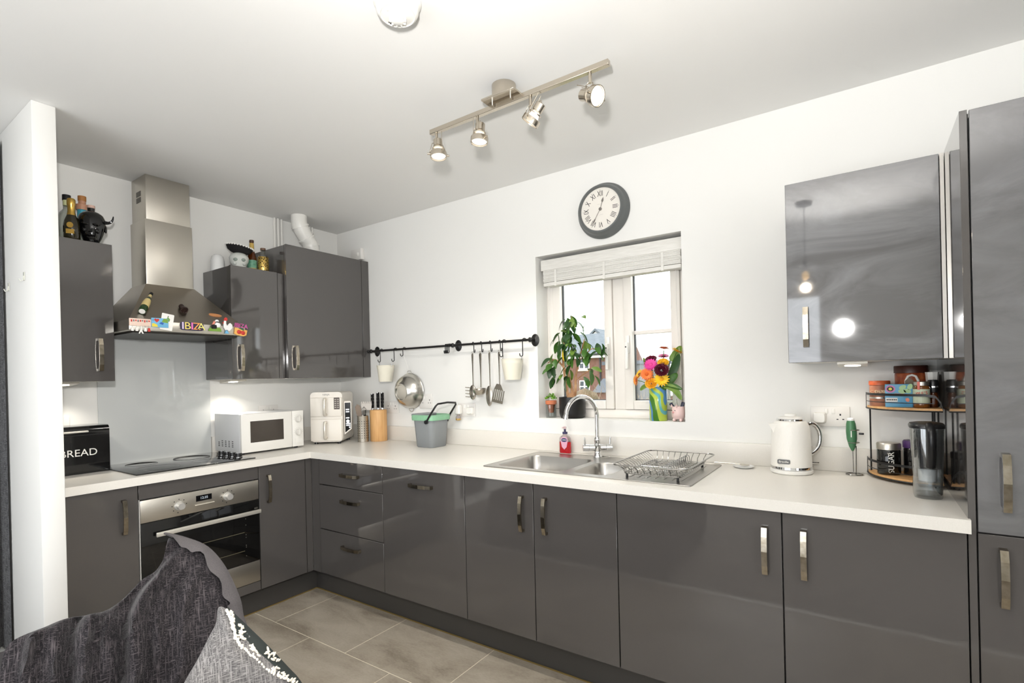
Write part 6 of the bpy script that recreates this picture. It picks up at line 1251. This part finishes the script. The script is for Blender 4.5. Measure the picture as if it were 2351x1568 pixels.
# sofa (mostly below the picture) that carries the cushions
sf = thing('sofa', 'dark grey sofa below the cushions at the lower left', 'sofa', (1.75, -2.45, 0.0))
sfm = mat('sofa_fabric', (60, 58, 60), 0.95, noise=(200, 3), col2=(78, 76, 78))
G().box(0.95, -2.93, 0.08, 2.46, -1.97, 0.32, 0.04, seg=3).obj('base', sfm, sf, True)
for a, b_ in ((0.97, 1.70), (1.71, 2.44)): G().box(a, -2.91, 0.32, b_, -2.0, 0.435, 0.04, seg=3).obj('seat_cushion', sfm, sf, True)
for (x, y) in ((1.0, -2.88), (2.41, -2.88), (1.0, -2.02), (2.41, -2.02)): G().cyl((x, y, 0.004), (x, y, 0.09), 0.02, n=10).obj('leg', blackm, sf, True)
def place(o, P_, X_, Y_, N_): o.matrix_world = frame(P_, X_, Y_, N_)
def pillow(outline, hf, hb_, rings=16, sub=4, folds=None, cen=None):
    P_ = []
    n0 = len(outline)
    for i in range(n0):
        p0, p1, p2, p3 = [Vector(outline[(i + k) % n0]) for k in (-1, 0, 1, 2)]
        for s in range(sub):
            t_ = s / sub; P_.append(0.5 * ((2 * p1) + (p2 - p0) * t_ + (2 * p0 - 5 * p1 + 4 * p2 - p3) * t_ ** 2 + (3 * p1 - p0 - 3 * p2 + p3) * t_ ** 3))
    n = len(P_); c = Vector(cen) if cen else sum(P_, Vector((0, 0))) / n
    vs = []; fs = []
    def hgt(p, t_, s):
        e = (1 - t_ ** 2.4); h = (hf if s > 0 else -hb_) * e ** 0.62
        if folds and s > 0: h += folds(p, t_) * min(1, (1 - t_) * 7)
        return h
    for s in (1, -1):
        for r in range(rings):
            t_ = 1 - r / rings
            for p in P_: q = c + (p - c) * t_; vs.append((q.x, q.y, hgt(q, t_, s)))
        vs.append((c.x, c.y, hgt(c, 0, s)))
    half = rings * n + 1
    for s in (0, 1):
        o = s * half
        for r in range(rings - 1):
            for j in range(n):
                a, b_ = o + r * n + j, o + r * n + (j + 1) % n; f = (a, b_, b_ + n, a + n); fs.append(f if s == 0 else f[::-1])
        for j in range(n): f = (o + (rings - 1) * n + j, o + (rings - 1) * n + (j + 1) % n, o + rings * n); fs.append(f if s == 0 else f[::-1])
    for j in range(n): fs.append((j, half + j, half + (j + 1) % n, (j + 1) % n))
    g = G(); g.add(vs, fs); return g
dkm = bpy.data.materials.new('charcoal_tweed'); dkm.use_nodes = True; weave(dkm, (36, 34, 36), (92, 86, 88), 26, 330, lo=0.5, hi=0.76)
Ao, Ax, Ay, An = (1.8037, -2.0424, 0.6902), (0.3314, 0.9435, 0.0), (-0.4104, 0.1441, 0.9004), (0.8496, -0.2984, 0.435)
A = [(-0.275, 0.018), (-0.209, 0.038), (-0.164, 0.047), (-0.099, 0.042), (-0.053, 0.06), (-0.003, 0.106), (0.035, 0.128), (0.066, 0.185), (0.068, 0.214), (0.113, 0.192), (0.162, 0.15), (0.198, 0.085), (0.224, -0.002), (0.235, -0.06), (0.247, -0.108), (0.258, -0.2), (0.224, -0.255), (0.105, -0.262), (-0.078, -0.262), (-0.234, -0.235), (-0.300, -0.13), (-0.29, -0.041)]
def foldA(p, t_):
    u = p.x * 0.82 - p.y * 0.57 + 0.03 * math.sin(p.y * 14 + 1); w_ = max(0, min(1, (0.16 - p.x) * 5))
    return w_ * 1.9 * (0.021 * math.sin(u * 74 + 1.8 * math.sin(p.y * 9)) * (0.6 + 0.4 * math.sin(p.y * 23)) + 0.011 * math.sin(u * 141 + p.y * 26) + 0.004 * math.sin(u * 260 + p.y * 35))
t = thing('large_cushion', 'large dark charcoal cushion with gathered folds and a pointed corner', 'cushion'); place(t, Ao, Ax, Ay, An)
pillow(A, 0.075, 0.075, 26, 6, foldA).obj('cover', dkm, t, smooth=80)
ho = [(0.054, 0.229), (0.062, 0.231), (0.113, 0.206), (0.168, 0.166), (0.211, 0.095), (0.243, -0.005), (0.249, -0.062), (0.258, -0.104), (0.271, -0.223)]
hi_ = [(0.069, 0.21), (0.08, 0.198), (0.107, 0.159), (0.14, 0.145), (0.176, 0.071), (0.201, -0.003), (0.207, -0.033), (0.212, -0.084), (0.22, -0.207)]
def ribbon(ho, hi_, zo, zi, th, wob=0.0, sub=5):
    def cr_(L):
        o = []
        for i in range(len(L) - 1):
            p0, p1, p2, p3 = Vector(L[max(i - 1, 0)]), Vector(L[i]), Vector(L[i + 1]), Vector(L[min(i + 2, len(L) - 1)])
            for s in range(sub): t_ = s / sub; o.append(0.5 * ((2 * p1) + (p2 - p0) * t_ + (2 * p0 - 5 * p1 + 4 * p2 - p3) * t_ ** 2 + (3 * p1 - p0 - 3 * p2 + p3) * t_ ** 3))
        return o + [Vector(L[-1])]
    a, b_ = cr_(ho), cr_(hi_); rings = []
    for i, (p, q) in enumerate(zip(a, b_)):
        w_ = wob * math.sin(i * 1.1); m_ = p.lerp(q, 0.5); q = q + (q - p).normalized() * w_
        rings.append([(p.x, p.y, zo - th), (p.x, p.y, zo + th), (m_.x, m_.y, (zo + zi) / 2 + th + 0.004), (q.x, q.y, zi + th), (q.x, q.y, zi - th)])
    return G().loft(rings)
ribbon(ho, hi_, 0.0, 0.045, 0.003, 0.006).obj('flange_hem', mat('hem_grey', (84, 80, 82), 0.95, noise=(300, 3), col2=(98, 94, 95)), t, smooth=60)
ltm = bpy.data.materials.new('grey_tweed'); ltm.use_nodes = True; weave(ltm, (86, 84, 84), (150, 147, 145), 36, 460, lo=0.46, hi=0.70)
Bo, Bx, By_, Bn = (2.29, -2.035, 0.687), (0.355, 0.9349, 0.0), (-0.4482, 0.1702, 0.8776), (0.8204, -0.3115, 0.4794)
Bp = [(-0.025, 0.146), (-0.009, 0.139), (0.006, 0.116), (0.034, 0.077), (0.065, 0.033), (0.106, -0.028), (0.131, -0.069), (0.160, -0.146), (0.145, -0.205), (0.051, -0.225), (-0.061, -0.20), (-0.12, -0.126), (-0.123, -0.046), (-0.099, 0.007), (-0.073, 0.045), (-0.047, 0.088), (-0.032, 0.113)]
t = thing('tweed_cushion', 'light grey tweed cushion with white embroidered dark border', 'cushion'); place(t, Bo, Bx, By_, Bn)
pillow(Bp, 0.045, 0.05, 18, 5, lambda p, t_: 0.003 * math.sin(p.y * 70 + p.x * 60)).obj('cover', ltm, t, smooth=80)
so = [(-0.006, 0.142), (0.010, 0.119), (0.038, 0.080), (0.069, 0.036), (0.110, -0.026), (0.135, -0.067), (0.165, -0.146)]
si = [(-0.012, 0.132), (-0.002, 0.100), (0.002, 0.065), (0.020, 0.030), (0.060, -0.02), (0.100, -0.052), (0.128, -0.133)]
ribbon(so, si, 0.004, 0.033, 0.003, 0.003).obj('border_band', mat('border_dark_green', (42, 48, 46), 0.9), t, smooth=60)
g = G()
def lump(u, v, r1, r2, rot):
    i = min(int(u * 6), 5); f = u * 6 - i; p = Vector(so[i]).lerp(Vector(so[i + 1]), f); q = Vector(si[i]).lerp(Vector(si[i + 1]), f); c = p.lerp(q, v)
    g.ball((0, 0, 0), (r1, r2, 0.004), 8, 5, 0, Matrix.Translation((c.x, c.y, 0.013 + 0.026 * v - 0.003 * abs(v - .5))) @ Matrix.Rotation(rot, 4, 'Z'))
for k in range(46):
    u = (k + 0.5) / 46; lump(u, 0.97 + R.uniform(-0.05, 0.05), R.uniform(0.004, 0.007), 0.0035, R.uniform(0, 3))
for (u0, v0) in ((0.10, 0.5), (0.15, 0.7), (0.26, 0.35), (0.3, 0.6), (0.35, 0.75), (0.47, 0.6), (0.52, 0.75), (0.56, 0.2), (0.6, 0.25), (0.68, 0.65), (0.75, 0.7), (0.85, 0.6), (0.93, 0.65)):
    for k in range(6): lump(min(0.98, max(0.01, u0 + R.uniform(-0.03, 0.03))), v0 + R.uniform(-0.15, 0.15), R.uniform(0.004, 0.008), 0.0028, R.uniform(0, 3))
stuff(g.obj('embroidery', mat('yarn_white', (232, 224, 210), 0.9), t, smooth=60))
Co, Cx, Cy, Cn = (1.2614, -2.2347, 0.4694), (0.177, 0.9842, 0.0), (-0.3833, 0.0689, 0.9211), (0.9065, -0.163, 0.3894)
t = thing('patterned_cushion', 'white cushion with black dots peeking at the lower left edge', 'cushion'); place(t, (1.20, -2.245, 0.53), Cx, Cy, Cn)
pm_ = mat('dotted_cotton', (30, 30, 32), 0.9, noise=(46, 0), col2=(226, 222, 214))
pillow([(-0.16, 0.10), (-0.08, 0.10), (0.0, 0.085), (0.012, 0.05), (0.014, 0.0), (0.010, -0.05), (0.0, -0.085), (-0.08, -0.09), (-0.16, -0.09), (-0.18, 0.0)], 0.03, 0.03, 8, 3).obj('cover', pm_, t, smooth=80)
# ================================================================== outside the window
GZ = -3.2
brick = mat('house_brick', (108, 74, 62), 0.9, noise=(3, 6), col2=(122, 90, 78)); slate = mat('house_slate', (88, 94, 99), 0.8, noise=(2, 5, (1, 1, 6)), col2=(106, 112, 118)); hw_ = mat('house_white', (236, 234, 230), 0.5); hgl = mat('house_pane', (52, 60, 66), 0.1)
gutter = mat('house_gutter', (34, 34, 36), 0.5)
lawn = mat('rough_grass', (96, 88, 64), 0.95, noise=(0.8, 5), col2=(120, 124, 78))
struct(G().box(-80, 0.6, GZ - 0.2, 60, 140, GZ).obj('ground_outside', lawn))
hs_ = thing('brick_house', 'red brick house with slate roof seen through the left window pane', 'house', (-19.0, 46, GZ))
hx0, hx1, hy0, hy1, ez = -27.5, -15.2, 42.0, 50.0, 3.35
g = G(); g.box(hx0, hy0, GZ, hx1, hy1, ez); g.obj('wall', brick, hs_, True)
ry = (hy0 + hy1) / 2
G().add([(hx0 - .3, hy0 - .4, ez), (hx1 + .3, hy0 - .4, ez), (hx1 + .3, ry, ez + 2.4), (hx0 - .3, ry, ez + 2.4), (hx0 - .3, hy1 + .4, ez), (hx1 + .3, hy1 + .4, ez)], [(0, 1, 2, 3), (3, 2, 5, 4), (0, 3, 4), (1, 5, 2), (0, 4, 5, 1)]).obj('roof', slate, hs_, True, smooth=0, shade=False)
G().box(hx0 - .3, hy0 - .5, ez - 0.05, hx1 + .3, hy0 - .35, ez + 0.12).obj('gutter', gutter, hs_, True)
G().box(hx0 - .2, hy0 - .35, ez - 0.28, hx1 + .2, hy0 - 0.01, ez - 0.05).obj('fascia', hw_, hs_, True)
for (x, z) in ((-18.6, 2.05), (-18.6, -0.2), (-22.5, 2.05), (-22.5, -0.2), (-25.6, 2.05), (-25.6, -0.2)):
    f = G().box(x - 0.55, hy0 - 0.05, z - 0.05, x + 0.55, hy0 - 0.005, z + 1.15).obj('window_frame', hw_, hs_, True)
    G().box(x - 0.75, hy0 - 0.12, z - 0.2, x + 0.75, hy0 - 0.005, z - 0.05).obj('stone_sill', mat('stone', (214, 200, 178), 0.8), hs_, True)
    for s in (-1, 1):
        for zz in (0.08, 0.62): G().box(x + s * 0.27 - 0.19, hy0 - 0.06, z + zz, x + s * 0.27 + 0.19, hy0 - 0.049, z + zz + 0.44).obj('pane', hgl, f, True)
G().cyl((-16.9, hy0 - 0.1, GZ), (-16.9, hy0 - 0.1, ez), 0.09, n=8).obj('downpipe', gutter, hs_, True)
g = thing('gable_house', 'grey roofed gable of a further house above the brick house', 'house', (-23.9, 58, GZ))
G().prism([(-26.6, GZ), (-21.2, GZ), (-21.2, 4.6), (-23.9, 6.9), (-26.6, 4.6)], -60, -56, 0, frame((0, 0, 0), (1, 0, 0), (0, 0, 1))).obj('gable_wall', mat('house_render', (206, 204, 200), 0.8), g, True, smooth=0)
G().prism([(-27.0, 4.3), (-23.9, 7.0), (-20.8, 4.3), (-20.8, 4.55), (-23.9, 7.3), (-27.0, 4.55)], -60.4, -55.8, 0, frame((0, 0, 0), (1, 0, 0), (0, 0, 1))).obj('roof_verge', slate, g, True, smooth=0)
g = thing('porch_house', 'small dark-roofed brick outbuilding right of the downpipe', 'outbuilding', (-13.6, 40, GZ))
G().box(-15.9, 38.5, GZ, -13.0, 40.5, -0.1).obj('wall', brick, g, True)
G().add([(-16.1, 38.3, -0.1), (-12.8, 38.3, -0.1), (-12.8, 40.7, 1.1), (-16.1, 40.7, 1.1), (-16.1, 40.7, -0.1), (-12.8, 40.7, -0.1)], [(0, 1, 2, 3), (0, 3, 4), (1, 5, 2), (3, 2, 5, 4), (0, 4, 5, 1)]).obj('roof', mat('dark_slate', (84, 88, 94), 0.8), g, True, smooth=0, shade=False)
g = thing('brick_gable', 'brick gable end with white verge seen through the right pane', 'house', (-7.5, 21, GZ))
G().prism([(-6.35, GZ), (-3.95, GZ), (-3.95, 0.36), (-6.35, 5.9)], -26, -20, 0, frame((0, 0, 0), (1, 0, 0), (0, 0, 1))).obj('wall', brick, g, True, smooth=0)
G().prism([(-3.80, 0.36), (-3.95, 0.30), (-6.35, 5.85), (-6.35, 6.2)], -26.1, -19.8, 0, frame((0, 0, 0), (1, 0, 0), (0, 0, 1))).obj('verge', hw_, g, True, smooth=0)
g = thing('grey_shed', 'low grey garage block outside the right pane', 'shed', (-3.3, 16, GZ))
G().box(-4.6, 15.5, GZ, -2.75, 17.5, 1.75).obj('wall', mat('shed_grey', (98, 98, 97), 0.8), g, True)
G().box(-4.7, 15.4, 1.75, -2.65, 17.6, 1.88).obj('roof_slab', mat('dark_slate', (84, 88, 94), 0.8), g, True)
hgm = mat('dry_hedge', (112, 92, 72), 0.9, noise=(3, 5), col2=(70, 66, 42))
for k, (x, y, w_, h) in enumerate(((-4.4, 13.0, 1.9, 4.6), (-1.9, 12.6, 1.9, 4.3), (0.6, 12.8, 1.9, 4.6))):
    t = thing('dry_hedge', ('bare twiggy hedge at the left of the right pane', 'bare twiggy hedge behind the flower vase', 'bare twiggy hedge behind the pig pot')[k], 'hedge', (x, y, GZ), group='hedges outside')
    g = G()
    for j in range(420):
        p = Vector((R.uniform(-w_ / 2, w_ / 2), R.uniform(-0.5, 0.5), R.uniform(0.2, h * 0.9))); d = Vector((R.uniform(-0.5, 0.5), R.uniform(-0.4, 0.4), R.uniform(0.4, 1))) * R.uniform(0.3, 0.7)
        g.add([p + Vector((-0.012, 0, 0)), p + Vector((0.012, 0, 0)), p + d], [(0, 1, 2)])
    stuff(g.obj('twigs', mat('twig_pale', (136, 120, 100), 0.9, noise=(2, 2), col2=(96, 82, 62)), t, smooth=0, shade=False))
    G().ball((0, 0.3, h * 0.45), (w_ * 0.55, 0.5, h * 0.45), 14, 8).obj('body', hgm, t)
